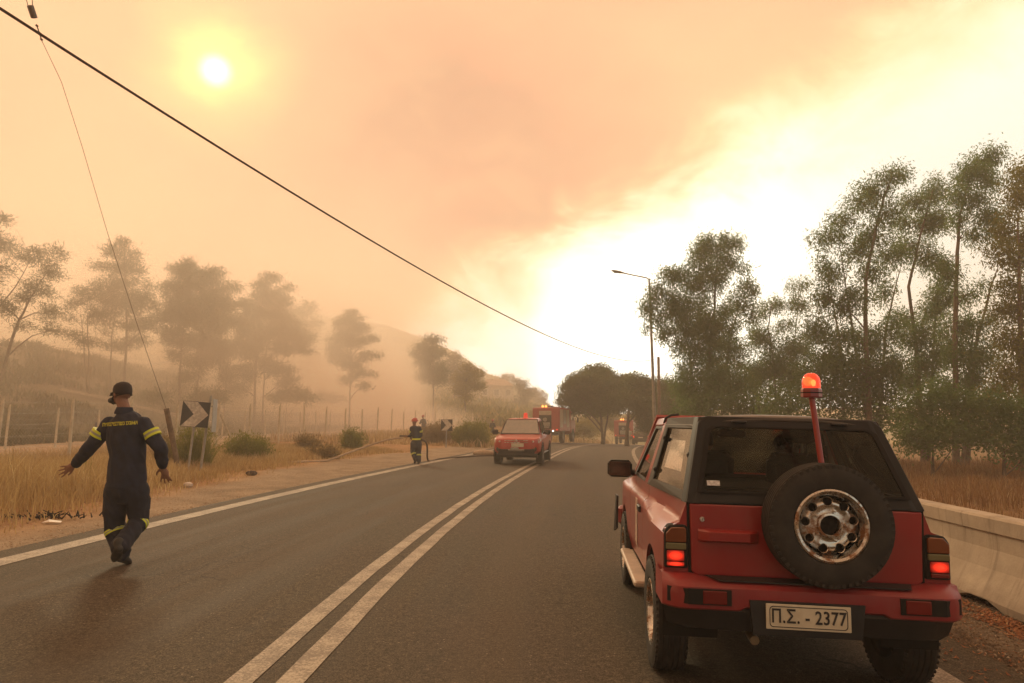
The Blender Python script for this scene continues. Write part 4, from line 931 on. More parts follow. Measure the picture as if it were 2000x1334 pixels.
# rear bumper
def bsec(x, dyo=0):
    e = float(sstep(abs(x), .66, .86)); c_ = float(sstep(abs(x), .36, .40)); k = float(sstep(abs(x), .52, .66))
    top = .682; bot = .528+.02*(1-c_)
    yb = -.150+.13*e*e
    return [(x, .05, top+.02*k), (x, -.06+.05*e, top+.018*k-.0), (x, yb+.025, top-.012), (x, yb+.004, top-.03), (x, yb, top-.07), (x, yb+.003, bot+.012), (x, yb+.02, bot), (x, .02, bot)]
b = MB(); xs_ = sorted(set(list(np.linspace(-.808, .808, 41))+[-.40, -.36, .36, .40])); P = [bsec(x) for x in xs_]
P = [[(x*.985, .30, z) for (x, y, z) in P[0]]]+P+[[(x*.985, .30, z) for (x, y, z) in P[-1]]]
P[0] = [(-.808, .24, z) for (x, y, z) in P[1]]; P[-1] = [(.808, .24, z) for (x, y, z) in P[-2]]
b.grid(P); bp = b.build('rear_bumper', M_REDM, jeep, smooth=35)
b = MB(); b.slab([(-.50, -.120, .684), (.52, -.120, .684), (.56, -.03, .692), (-.56, -.03, .692)], (0, 0, .006)); b.build('step_pad', M_BLK, bp)
b = MB(); xs_ = np.linspace(-.80, .80, 25); b.grid([[(x, -.11+.12*float(sstep(abs(x), .6, .82)), .565), (x, -.135+.13*float(sstep(abs(x), .6, .82)), .53), (x*.97, -.10+.13*float(sstep(abs(x), .6, .82)), .42), (x*.90, .02, .39)] for x in xs_]); b.build('lower_valance', M_BLK, bp, smooth=40)
for s in (-1, 1):
    b = MB(); x0, x1 = s*.445, s*.80
    b.slab([(x0, -.158, .562), (s*.68, -.158, .562), (s*.68, -.158, .645), (x0, -.158, .645)], (0, .03, 0)); b.slab([(s*.68, -.157, .563), (s*.785, -.098, .563), (s*.785, -.098, .644), (s*.68, -.157, .644)], (0, .03, 0)); lb = b.build('bumper_light_recess', M_GAP, bp)
    b = MB(); b.slab([(s*.47, -.164, .568), (s*.60, -.164, .568), (s*.60, -.164, .639), (s*.47, -.164, .639)], (0, .012, 0)); bevel(b.build('fog_lens', M_REDLENS, lb), .004)
b = MB(); b.slab([(-.33, -.160, .42), (.24, -.160, .42), (.26, -.160, .60), (-.35, -.160, .60)], (0, .03, 0)); b.build('plate_recess', M_BLK, bp)
# number plate
M_PLATE = mat('plate_white', (.62, .58, .46), .5, vary=.05, fn=dusty((.42, .34, .22), .3, 20))
pl = MB(); PX, PZ, PW, PH = -.045, .525, .445, .132
pl.bbox((PX, -.172, PZ), (PW, .008, PH), .002); plate = pl.build('number_plate', M_PLATE, bp); plate.rotation_euler = (0, 0, 0)
def rrect(cx, cz, w_, h_, r_, y, n=6):
    pts = []
    for qx, qz, a0 in ((1, -1, -90), (1, 1, 0), (-1, 1, 90), (-1, -1, 180)):
        for k in range(n+1):
            a = R(a0+90*k/n); pts.append((cx+qx*(w_/2-r_)+r_*math.cos(a), y, cz+qz*(h_/2-r_)+r_*math.sin(a)))
    return pts
b = MB(); b.ring(rrect(PX, PZ, PW-.035, PH-.022, .02, -.1775), rrect(PX, PZ, PW-.043, PH-.030, .017, -.1775), (0, .003, 0)); b.build('plate_border', M_BLACKP, plate)
def text(body, size, m_, nm, parent, M4, extr=.0015, xs=1., bold=.0, sp=1., project=None):
    cu = bpy.data.curves.new(nm, 'FONT'); cu.body = body; cu.size = size; cu.extrude = extr; cu.align_x = 'CENTER'; cu.align_y = 'CENTER'; cu.offset = bold; cu.space_character = sp; cu.resolution_u = 3
    o = bpy.data.objects.new(nm, cu); COL.objects.link(o); bpy.context.view_layer.update()
    me = bpy.data.meshes.new_from_object(o.evaluated_get(bpy.context.evaluated_depsgraph_get())); bpy.data.objects.remove(o); bpy.data.curves.remove(cu)
    me.materials.clear(); me.materials.append(m_); 
    me.transform(M4 @ Matrix.Diagonal(Vector((xs, 1, 1, 1))))
    if project: project(me)
    q = bpy.data.objects.new(nm, me); COL.objects.link(q); q.parent = parent; return q
MX90 = Matrix.Rotation(R(90), 4, 'X')
text('Π.Σ. - 2377', .098, M_BLACKP, 'plate_lettering', plate, Matrix.Translation((PX, -.178, PZ)) @ MX90, xs=.80, bold=.0012, sp=1.06)['kind'] = 'stuff'
# wheels
def tyre_mb(Rr, w_, rim):
    b = MB(); h = w_/2
    pr = [(rim, -h*.80), (rim+.012, -h*.95), (rim+(Rr-rim)*.45, -h*1.04), (Rr-.03, -h*.98), (Rr-.010, -h*.84)]
    gro = []
    for k in range(5):
        z0 = -h*.80+k*(h*1.6/5); z1 = z0+h*1.6/5-.012; gro += [(Rr, z0), (Rr, z1), (Rr-.009, z1+.002), (Rr-.009, z1+.010)]
    pr += gro[:-2]+[(Rr-.010, h*.84), (Rr-.03, h*.98), (rim+(Rr-rim)*.45, h*1.04), (rim+.012, h*.95), (rim, h*.80), (rim-.01, 0)]
    b.lathe(pr, 56, closed=True)
    for side in (-1, 1):                      # tread shoulder blocks
        for k in range(56):
            a = 2*math.pi*(k+.5)/56; M = Matrix.Rotation(a, 3, 'Z')
            b.box(M @ Vector((Rr-.016, 0, side*h*.89)), (.020, .018, .012), rot=M)
    return b
def rim_mb(rim, w_, holes, hr, hole_r, face=-1, lips=True):
    b = MB(); h = w_/2; f = face
    b.lathe([(rim-.004, f*h*.85), (rim+.004, f*h*.92), (rim-.006, f*h*.97), (rim-.02, f*h*.90), (rim-.026, f*h*.60), (rim-.032, f*h*.42)], 48)
    N, Mn = 9*holes, 12; r0, r1 = .052, rim-.030
    def fz(r_): t = (r_-r0)/(r1-r0); return f*h*(.60-.38*t+.34*math.exp(-((t-.62)/.22)**2)*.6)
    pts = {}; cells = []
    for j in range(Mn+1):
        for i in range(N): pts[i, j] = [(r0+(r1-r0)*j/Mn)*math.cos(2*math.pi*i/N), (r0+(r1-r0)*j/Mn)*math.sin(2*math.pi*i/N)]
    hc = [(hr*math.cos(2*math.pi*(k+.5)/holes+.12), hr*math.sin(2*math.pi*(k+.5)/holes+.12)) for k in range(holes)]
    inside = lambda p: any(math.hypot(p[0]-a, p[1]-c_) < hole_r for a, c_ in hc)
    cnt = {}
    for j in range(Mn):
        for i in range(N):
            q = [(i, j), ((i+1) % N, j), ((i+1) % N, j+1), (i, j+1)]; c_ = [sum(pts[a][k] for a in q)/4 for k in (0, 1)]
            if not inside(c_): cells.append(q); 
    for q in cells:
        for a in q: cnt[a] = cnt.get(a, 0)+1
    for a in cnt:
        for cx, cy in hc:
            dd = math.hypot(pts[a][0]-cx, pts[a][1]-cy)
            if (cnt[a] < 4 and 0 < a[1] < Mn and dd < hole_r*1.4) or dd < hole_r:
                if dd > 1e-5: pts[a] = [cx+(pts[a][0]-cx)*hole_r/dd, cy+(pts[a][1]-cy)*hole_r/dd]
    idx = {a: k for k, a in enumerate(cnt)}
    b.add([(pts[a][0], pts[a][1], fz(math.hypot(*pts[a]))) for a in cnt], [tuple(idx[a] for a in q) for q in cells])
    for cx, cy in hc:                          # turned-in hole lips
        zz = fz(math.hypot(cx, cy)); b.lathe([(hole_r*1.18, zz), (hole_r*1.10, zz+f*.006), (hole_r*.98, zz+f*.003), (hole_r*.93, zz-f*.022)], 16, (cx, cy, 0))
    b.lathe([(.070, fz(.07)), (.066, fz(.06)+f*.012), (.056, fz(.06)+f*.014), (.052, fz(.052)-f*.03)], 32)
    for k in range(5):
        a = 2*math.pi*k/5; b.lathe([(.0, f*(h*.60+.010)), (.008, f*(h*.60+.008)), (.009, f*h*.5)], 8, (.083*math.cos(a), .083*math.sin(a), 0))
    return b
def wheel(parent, c, axis, Rr=.345, w_=.20, rim=.195, face=-1, nm='wheel', m_rim=None, holes=9, label=None):
    """axis matrix maps local z to the axle; face -1: dish looks along -z"""
    root = empty(nm, (0, 0, 0), parent=parent); M = Matrix.Translation(c) @ axis.to_4x4(); root.matrix_local = M
    tyre_mb(Rr, w_, rim).build('tyre', M_RUB, root, smooth=30)
    rim_mb(rim, w_, holes, rim*.665, .0235, face).build('rim', m_rim or M_CHROME, root, smooth=35)
    b = MB(); b.lathe([(0, -.02), (rim-.02, -.02), (rim-.02, .02), (0, .02)], 32); b.lathe([(0, face*.04), (.05, face*.03)], 24); b.build('drum', M_GAP, root)
    if label: root['label'] = label
    return root
AX = Matrix.Rotation(R(90), 3, 'Y')          # local z -> +x
for y in (.52, 2.75):
    wheel(jeep, (-.715, y, .345), AX, face=-1); wheel(jeep, (.715, y, .345), AX, face=1)
spare = wheel(jeep, (.085, -.108, 1.018), Matrix.Rotation(R(-90), 3, 'X'), Rr=.335, w_=.185, face=-1, nm='spare_wheel')
b = MB(); b.lathe([(0, 0), (.06, 0), (.06, .12), (0, .12)], 16, (.085, -.10, 1.018), Matrix.Rotation(R(-90), 3, 'X')); b.box((.085, -.03, 1.018), (.3, .03, .12)); b.build('spare_carrier', M_BLK, jeep)
# beacon on its pole
bc = empty('beacon', (0, 0, 0), parent=jeep)
p_top, p_bot = Vector((.055, -.02, 1.735)), Vector((.095, -.05, 1.30))
b = MB(); b.tube([p_bot, p_top], .0165, 14); b.tube([p_bot, p_bot+Vector((0, .02, -.25))], .0165, 10); b.build('beacon_pole', M_RED, bc, smooth=40)
b = MB(); b.lathe([(0, 0), (.052, 0), (.058, .006), (.058, .048), (.054, .055), (0, .055)], 8, p_top+Vector((0, 0, -.012)), Matrix.Rotation(R(22), 3, 'Z')); b.build('beacon_base', mat('beacon_base', (.20, .012, .012), .3, vary=.1, coat=.5), bc)
b = MB(); b.lathe([(.060, .0), (.060, .006)], 8, p_top+Vector((0, 0, .014)), Matrix.Rotation(R(22), 3, 'Z')); b.build('beacon_seam', M_GAP, bc)
md = bpy.data.materials.new('beacon_dome'); md.use_nodes = True; t = NT(md.node_tree); bs = md.node_tree.nodes['Principled BSDF']
bs.inputs['Base Color'].default_value = (.8, .03, .015, 1); bs.inputs['Roughness'].default_value = .12; bs.inputs['Coat Weight'].default_value = .6; bs.inputs['Alpha'].default_value = .62
bs.inputs['Emission Color'].default_value = (1, .07, .02, 1); bs.inputs['Emission Strength'].default_value = .75
b = MB(); b.lathe([(.0505, 0), (.0505, .042), (.046, .062), (.034, .080), (.018, .089), (0, .091)], 32, p_top+Vector((0, 0, .043))); b.build('beacon_dome', md, bc, smooth=60)
b = MB(); b.ell(p_top+Vector((.008, -.012, .075)), (.014, .014, .02), 10, 8); b.build('beacon_bulb', M_LAMPG, bc, smooth=True)
b = MB(); b.ell(p_top+Vector((-.012, .018, .085)), (.03, .012, .028), 14, 10); b.build('beacon_reflector', mat('beacon_reflector', (.9, .35, .15), .15, metal=.6, vary=0, emit=(1, .25, .05), es=1.2), bc, smooth=True)
# mirrors, antenna, exhaust
for s in (-1, 1):
    m_ = empty('door_mirror', (0, 0, 0), parent=jeep)
    b = MB(); b.bbox((s*.895, 2.13, 1.145), (.22, .08, .15), .03); b.tube([(s*.76, 2.15, 1.11), (s*.86, 2.14, 1.125)], .03, 8); b.build('mirror_housing', M_BLK, m_, smooth=40)
    b = MB(); b.bbox((s*.895, 2.086, 1.145), (.19, .006, .12), .003); b.build('mirror_glass', mat('mirror_glass', (.10, .055, .04), .15, metal=.8, vary=.7, scale=9), m_)
b = MB(); b.tube([(-.30, .05, .37), (-.30, -.06, .36)], .026, 12); b.tube([(-.30, .5, .40), (-.30, .05, .37)], .022, 8); b.build('exhaust', mat('exhaust_metal', (.30, .24, .16), .4, metal=.8, vary=.3), jeep, smooth=40)
# interior
b = MB(); b.box((0, 1.2, .60), (1.3, 2.2, .03)); b.bbox((0, 2.12, .98), (1.35, .35, .20), .05); b.build('dashboard', M_INT, jeep)
def seat(x, y, w_=.46, h=.60, hd=True):
    st = empty('seat', (0, 0, 0), parent=jeep)
    b = MB(); b.bbox((x, y+.22, .78), (w_, .50, .16), .05); b.build('seat_cushion', M_SEAT, st, smooth=40)
    b = MB(); b.bbox((x, y-.06, .80+h/2), (w_, .13, h), .055, rot=Matrix.Rotation(R(12), 3, 'X')); b.build('backrest', M_SEAT, st, smooth=40)
    if hd: b = MB(); b.bbox((x, y-.16, .86+h+.10), (.25, .09, .17), .04); b.tube([(x-.05, y-.14, .8+h-.03), (x-.05, y-.155, .86+h+.06)], .007, 6); b.tube([(x+.05, y-.14, .8+h-.03), (x+.05, y-.155, .86+h+.06)], .007, 6); b.build('headrest', M_SEAT, st, smooth=40)
seat(-.34, 1.28, h=.56, hd=False); seat(.36, 1.28, h=.56); seat(-.30, .45, .5, .44, False); seat(.30, .45, .5, .44, False)
b = MB(); b.lathe([(.185, -.012), (.197, 0), (.185, .012), (.173, 0)], 32, (-.34, 1.86, 1.08), Matrix.Rotation(R(62), 3, 'X'), closed=True); b.tube([(-.34, 1.86, 1.08), (-.34, 2.05, .98)], .03, 8); b.box((-.34, 1.86, 1.08), (.36, .03, .04)); b.build('steering_wheel', M_INT, jeep, smooth=40)
b = MB(); b.bbox((.02, 1.80, 1.49), (.24, .03, .065), .015); b.tube([(.02, 1.80, 1.5), (.02, 1.86, 1.58)], .01, 6); b.build('interior_mirror', M_INT, jeep)
b = MB(); b.slab([(-.52, .06, 1.085), (.52, .06, 1.085), (.52, .34, 1.095), (-.52, .34, 1.095)], (0, 0, .015)); b.build('parcel_shelf', M_SEAT, jeep)
for s in (-1, 1):
    b = MB(); b.box((s*.70, 1.7, .86), (.05, 1.05, .42)); b.box((s*.63, .62, .86), (.05, 1.1, .44)); b.build('door_lining', M_INT, jeep)
    b = MB(); b.tube([(s*.60, 1.24, 1.1), (s*.55, 1.24, 1.50), (s*.50, 1.24, 1.545), (0, 1.24, 1.56)], .022, 8); b.build('roll_bar', M_INT, jeep, smooth=True)
    b = MB(); b.tube([(s*.56, 1.20, 1.42), (s*.50, .95, 1.0)], .02, 4, flat=.15); b.build('seat_belt', M_SEAT, jeep)
# ------------------------------------------------------------------ people
def cap(mb, p0, p1, r0, r1, n=12):
    p0, p1 = Vector(p0), Vector(p1); mb.tube([p0, p0.lerp(p1, .5), p1], [r0, (r0+r1)/2, r1], n); mb.ell(p0, (r0*.99,)*3, n, 8); mb.ell(p1, (r1*.99,)*3, n, 8)
def loft(mb, secs, n=20):            # (cx,cy,cz,rx,ry,yaw)
    vs = []
    for cx, cy, cz, rx, ry, yw in secs:
        for k in range(n):
            a = 2*math.pi*k/n; x, y = rx*math.cos(a), ry*math.sin(a); vs.append((cx+x*math.cos(yw)-y*math.sin(yw), cy+x*math.sin(yw)+y*math.cos(yw), cz))
    m_ = len(secs); fs = [(i*n+k, i*n+(k+1) % n, (i+1)*n+(k+1) % n, (i+1)*n+k) for i in range(m_-1) for k in range(n)]
    fs += [tuple(range(n-1, -1, -1)), tuple(range((m_-1)*n, m_*n))]; mb.add(vs, fs)
def fuse(name, mb, m_, parent, voxel=.012, smooth=6, wr=0, wsc=9, wst=(1, 1, .5), cut=None):
    me = mb.mesh('tmp', m_); o = bpy.data.objects.new('tmp', me); COL.objects.link(o)
    r_ = o.modifiers.new('r', 'REMESH'); r_.mode = 'VOXEL'; r_.voxel_size = voxel; r_.use_smooth_shade = True
    if smooth: s_ = o.modifiers.new('s', 'SMOOTH'); s_.iterations = smooth; s_.factor = .5
    bpy.context.view_layer.update()
    me2 = bpy.data.meshes.new_from_object(o.evaluated_get(bpy.context.evaluated_depsgraph_get())); me2.name = name
    bpy.data.objects.remove(o)
    if wr:
        for v in me2.vertices:
            c = v.co; q = Vector((c.x*wst[0], c.y*wst[1], c.z*wst[2]))*wsc
            q += Vector((c.z*2.2, 0, c.x*3))
            k = mnoise.noise(q)+.5*mnoise.noise(q*2.3+Vector((5, 1, 2))); k = 1-abs(k)*2.2
            v.co = c+v.normal*wr*k
    me2.materials.clear(); me2.materials.append(m_)
    me2.polygons.foreach_set('use_smooth', [True]*len(me2.polygons))
    return add_obj(name, me2, parent)
def hand(mb, wr, d, s, n, side, curl=.35, spread=.22, sc=1.):
    """wrist, pointing dir, across dir (towards the thumb side), palm normal"""
    d, s, n = Vector(d).normalized(), Vector(s).normalized(), Vector(n).normalized()
    wr = Vector(wr); M = Matrix((s, d, n)).transposed()
    mb.ell(wr+d*.05*sc, (.040*sc, .056*sc, .017*sc), 12, 8, rot=M)
    for k, (o_, L) in enumerate(((.028, .074), (.010, .084), (-.009, .078), (-.027, .062))):
        a = (o_/.03)*spread; dd = (d+s*a).normalized(); p = wr+d*.088*sc+s*o_*sc; pts = [p-dd*.03, p]
        for j, f in enumerate((.45, .3, .25)):
            c_ = curl*(j+.6)*(1+.15*k); q = (dd*math.cos(c_)-n*math.sin(c_)).normalized(); pts.append(pts[-1]+q*L*f*sc)
        mb.tube(pts, [x*sc for x in (.0095, .0092, .0085, .0078, .006)], 8); mb.ell(pts[-1], (.006*sc,)*3, 8, 6)
    p = wr+d*.025*sc+s*.028*sc; dd = (d*.75+s*.65).normalized(); pts = [p-dd*.01, p+dd*.025*sc, p+dd*.048*sc-n*.004, p+(dd+d*.25).normalized()*.072*sc-n*.010]
    mb.tube(pts, [x*sc for x in (.012, .0115, .010, .007)], 8)
def head(mb, c, yaw, pitch=0):
    M = Matrix.Rotation(yaw, 3, 'Z') @ Matrix.Rotation(pitch, 3, 'X'); c = Vector(c); T = lambda *v: c+M @ Vector(v)
    mb.ell(T(0, -.012, .028), (.076, .094, .092), 16, 12, rot=M); mb.ell(T(0, .035, -.03), (.056, .058, .070), 14, 10, rot=M); mb.ell(T(0, .045, -.075), (.034, .040, .030), 12, 8, rot=M)
    mb.tube([T(0, .088, .015), T(0, .108, -.018), T(0, .088, -.032)], [.009, .014, .010], 8)
    for s in (-1, 1): mb.ell(T(s*.077, -.005, -.002), (.010, .020, .032), 10, 8, rot=M); mb.ell(T(s*.028, .078, .022), (.012, .01, .008), 8, 6, rot=M)
    mb.ell(T(0, .088, -.052), (.022, .012, .010), 10, 6, rot=M)
    return T, M
def person(label, loc, rz, J, shirt=M_NAVY, pants=M_NAVY2, cap_='cap', voxel=.011, fine=True, hyaw=0, hpitch=0, bands=True, group=None, skinm=M_SKIN, wr=.006, band_torso=False, scale=1.):
    root = empty('person', loc, rz, label, 'person', group); root.scale = (scale,)*3
    V = {k: Vector(v) for k, v in J.items() if k not in ('hd', 'hs', 'hn', 'bt', 'kt', 'cu', 'sp', 'hsc')}
    b = MB(); T, Mh = head(b, V['head'], hyaw, hpitch)
    b.tube([V['head']+Vector((0, -.01, -.03)), V['neck'], V['chest']+Vector((0, 0, .06))], [.055, .060, .075], 12)
    sh = (V['rsh']-V['lsh']); yw = math.atan2(sh.y, sh.x)
    loft(b, [(*V['chest'], .14, .09, yw), (*V['waist'], .12, .085, yw), (*V['pelvis'], .13, .095, yw)], 14)
    for s in 'lr':
        cap(b, V[s+'sh'], V[s+'el'], .042, .036); cap(b, V[s+'el'], V[s+'wr'], .036, .027)
        cap(b, V[s+'hip'], V[s+'kn'], .07, .05); cap(b, V[s+'kn'], V[s+'an'], .048, .036)
        hand(b, V[s+'wr'], V[s+'tip']-V[s+'wr'], J['hs'][0 if s == 'l' else 1], J['hn'][0 if s == 'l' else 1], s, curl=J.get('cu', .35), spread=J.get('sp', .22), sc=J.get('hsc', 1.))
    fuse('body', b, skinm, root, .0065 if fine else .02, 2 if fine else 2)
    # shirt
    b = MB(); c, w_, p = V['chest'], V['waist'], V['pelvis']
    sw = sh.length/2
    loft(b, [(V['neck'].x, V['neck'].y, V['neck'].z-.015, .072, .070, yw), (c.x, c.y, V['neck'].z*.6+V['lsh'].z*.4, .10, .085, yw), (c.x, c.y, V['lsh'].z+.030, sw*.70, .10, yw), (c.x, c.y, V['lsh'].z-.01, sw*.92, .115, yw), (c.x, c.y, V['lsh'].z-.08, sw*.98, .125, yw),
             (*c, sw*.95, .13, yw), (w_.x, w_.y, w_.z+.06, sw*.86, .125, yw), (*w_, sw*.86, .13, yw), (p.x, p.y, p.z+.03, sw*.93, .14, yw), (p.x, p.y, p.z-.06, sw*.96, .142, yw), (p.x, p.y, p.z-.075, sw*.90, .12, yw)], 28)
    for s in 'lr':
        cap(b, V[s+'sh']-Vector((0, 0, .025))+Vector(((c.x-V[s+'sh'].x)*.12, (c.y-V[s+'sh'].y)*.12, 0)), V[s+'el'], .074, .064); cap(b, V[s+'el'], V[s+'wr'].lerp(V[s+'el'], .12), .066, .047)
        e = V[s+'wr'].lerp(V[s+'el'], .10); b.tube([e.lerp(V[s+'el'], .15), e.lerp(V[s+'el'], -.02)], [.046, .041], 12)
    shirt_o = fuse('shirt', b, shirt, root, voxel, 5, wr, 8)
    # trousers
    b = MB(); pw = sw*.84
    loft(b, [(p.x, p.y, p.z+.03, pw*.92, .115, yw), (p.x, p.y, p.z-.06, pw, .135, yw), (p.x, p.y, p.z-.14, pw*1.0, .13, yw), (p.x, p.y, p.z-.21, pw*.8, .10, yw)], 24)
    for s in 'lr':
        cap(b, V[s+'hip'], V[s+'kn'], .116, .088); cap(b, V[s+'kn'], V[s+'an'].lerp(V[s+'kn'], .08), .088, .074)
        e = V[s+'an']; b.tube([e.lerp(V[s+'kn'], .3), e.lerp(V[s+'kn'], .06)], [.080, .080], 14)
    fuse('trousers', b, pants, root, voxel, 5, wr*1.2, 7)
    for s in 'lr':
        b = MB(); a, t_ = V[s+'an'], V[s+'toe']; f = (t_-a); fl = Vector((f.x, f.y, f.z))
        heel = a-fl.normalized()*.05+Vector((0, 0, -.03)); cap(b, a+Vector((0, 0, .06)), a, .05, .052); b.tube([heel, a.lerp(t_, .3)+Vector((0, 0, -.015)), a.lerp(t_, .8), t_], [.040, .052, .046, .030], 12, flat=.75); b.ell(t_, (.032, .032, .026), 10, 8); b.ell(heel, (.04, .04, .038), 10, 8)
        fuse('boot', b, M_BOOT, root, voxel, 3)
    if cap_ == 'cap':
        b = MB(); n = 20; vs = []
        prof_ = [(.088, -.035), (.093, -.02), (.095, .0), (.094, .03), (.086, .065), (.060, .092), (.02, .106), (0, .107)]
        b.lathe([(r_*.92, z) for r_, z in prof_], n, T(0, -.012, .028), Mh, sx=.98, sy=1.14)
        ph = R(-14); P = []
        for i in range(9):
            a = R(-62+15.5*i); e = abs(i-4)/4
            P.append([T(.082*math.sin(a), -.012+.092*math.cos(a), .034), T(.080*math.sin(a)*1.05, .0+.092*math.cos(a)+.045*(1-.5*e), .030-.008*e), T(.076*math.sin(a)*1.02, .015+.092*math.cos(a)+.075*(1-e**2), .016-.018*e)])
        b.grid(P); co = b.build('cap', mat('cap_cloth', (.022, .016, .018), .85, vary=.2, bump=.2), root, smooth=55); sd = co.modifiers.new('s', 'SOLIDIFY'); sd.thickness = .005
    elif cap_ == 'helmet':
        b = MB(); b.lathe([(.108, -.005), (.118, -.004), (.116, .012), (.110, .03), (.100, .075), (.070, .115), (.03, .132), (0, .135)], 22, T(0, -.012, .02), Mh, sy=1.15); co = b.build('helmet', M_HELM, root, smooth=50)
    elif cap_ == 'hair':
        b = MB(); b.ell(T(0, -.02, .035), (.088, .102, .098), 16, 12, rot=Mh)
        for k in range(60):
            q = rand_ell(1, .01)[0]; b.ell(T(q[0]*.082, -.02+q[1]*.095, .045+abs(q[2])*.085), (.022,)*3, 6, 5)
        b.build('hair', mat('dark_hair', (.012, .010, .009), .8, vary=.3), root, smooth=True)
    if bands:
        def band(a, c_, t0, t1, r_, tag_='reflective_band'):
            a, c_ = Vector(a), Vector(c_); e = (t1-t0)/3; rr = r_
            q = [a.lerp(c_, t0+e*k) for k in range(4)]; bb = MB()
            for k, mi in ((0, 0), (1, 1), (2, 0)): bb.tube([q[k], q[k+1]], rr+(.001 if mi else 0), 26, mi)
            bb.build(tag_, [M_BAND, M_SILVER], root, smooth=40)
        for s in 'lr':
            band(V[s+'sh'], V[s+'el'], J.get('bt', .40), J.get('bt', .40)+.21, .083)
            band(V[s+'kn'], V[s+'an'], J.get('kt', .02), J.get('kt', .02)+.13, .098)
        if band_torso:
            loft_ = MB(); w2 = V['waist']; loft(loft_, [(w2.x, w2.y, w2.z-.06, sw*.93, .145, yw), (w2.x, w2.y, w2.z+.0, sw*.92, .14, yw)], 24); loft_.build('reflective_band', M_BAND, root, smooth=40)
    return root, V, T, Mh, shirt_o
fpos = on(246, 6.89)
def mp(px, py, y): return tuple(at(px, py, 6.89+y)-fpos)
J1 = dict(head=mp(238, 771, .03), neck=mp(243, 800, .0), chest=mp(247, 862, .0), waist=mp(248, 905, .0), pelvis=mp(248, 940, .0),
          lsh=mp(211, 823, .02), lel=mp(174, 876, .0), lwr=mp(146, 908, .12), ltip=mp(122, 921, .15), rsh=mp(283, 823, -.02), rel=mp(313, 876, -.02), rwr=mp(319, 911, .12), rtip=mp(324, 934, .13),
          lhip=mp(229, 955, .0), lkn=mp(224, 1034, .05), lan=mp(241, 1086, .0), ltoe=mp(252, 1098, -.02+.10),
          rhip=mp(266, 955, .0), rkn=mp(272, 1018, .06), ran=mp(231, 1072, -.28), rtoe=mp(224, 1093, -.20),
          hs=((.25, -.1, -1), (-.9, -.3, .2)), hn=((.2, 1., .1), (.3, -1, .1)), bt=.36, kt=.0, cu=.2, sp=.42, hsc=1.1)
man, V1, T1, M1, shirt1 = person('walking firefighter in navy uniform and dark cap, seen from behind with arms spread', fpos, 0, J1, hyaw=R(62), hpitch=R(-6), group=None, wr=.011)
# respirator, goggles, arm badge, pocket, lettering
b = MB(); b.ell(T1(0, .095, -.045), (.042, .045, .042), 14, 10, rot=M1); b.ell(T1(0, .14, -.06), (.026, .02, .026), 12, 8, rot=M1); b.ell(T1(.055, .10, -.05), (.028, .024, .028), 12, 8, rot=M1); b.ell(T1(-.055, .10, -.05), (.028, .024, .028), 12, 8, rot=M1)
b.build('face_mask', mat('mask_rubber', (.05, .055, .06), .5, vary=.2), man, smooth=True)
b = MB(); b.tube([T1(.05, .09, -.03), T1(.08, .02, -.02), T1(.06, -.08, -.01), T1(0, -.108, 0), T1(-.06, -.08, -.01), T1(-.08, .02, -.02), T1(-.05, .09, -.03)], .005, 5); b.build('mask_strap', M_GAP, man)
b = MB(); b.tube([T1(-.075, .02, .02), T1(-.065, .07, .022), T1(-.03, .092, .020), T1(.03, .092, .020), T1(.065, .07, .022), T1(.075, .02, .02)], [.004, .014, .017, .017, .014, .004], 8, flat=.6); b.build('sunglasses', M_GAP, man, smooth=True)
b = MB(); n_ = V1['neck']; b.lathe([(.088, -.045), (.090, -.03), (.072, .024), (.067, .022), (.080, -.03)], 24, n_+Vector((0, 0, .0)), sy=1.0); b.build('collar', M_NAVY, man, smooth=60)
b = MB(); b.bbox(Vector(mp(211, 988, .03)), (.045, .15, .20), .02); pk_ = b.build('cargo_pocket', M_NAVY2, man, smooth=40)
b = MB(); b.bbox(Vector(mp(285, 984, .05)), (.04, .14, .15), .018); b.build('cargo_pocket', M_NAVY2, man, smooth=40)
bvh = BVHTree.FromPolygons([v.co for v in shirt1.data.vertices], [list(p.vertices) for p in shirt1.data.polygons])
def onback(me):
    for v in me.vertices:
        h_ = bvh.ray_cast(Vector((v.co.x, -1, v.co.z)), Vector((0, 1, 0)))
        if h_[0]: v.co.y = h_[0].y-.004
text('ΠΥΡΟΣΒΕΣΤΙΚΟ ΣΩΜΑ', .046, M_YTXT, 'back_lettering', man, Matrix.Translation(Vector((mp(243, 828, 0)[0], -.3, mp(243, 828, 0)[2]))) @ Matrix.Rotation(R(3.5), 4, 'Y').inverted() @ MX90, extr=0, xs=.74, bold=.0016, project=onback)
b = MB(); b.bbox(V1['lsh'].lerp(V1['lel'], .12)+Vector((-.075, -.045, 0)), (.012, .06, .05), .003, rot=Matrix.Rotation(R(40), 3, 'Z')); b.build('sleeve_badge', mat('badge', (.25, .24, .25), .7, vary=.3), man)

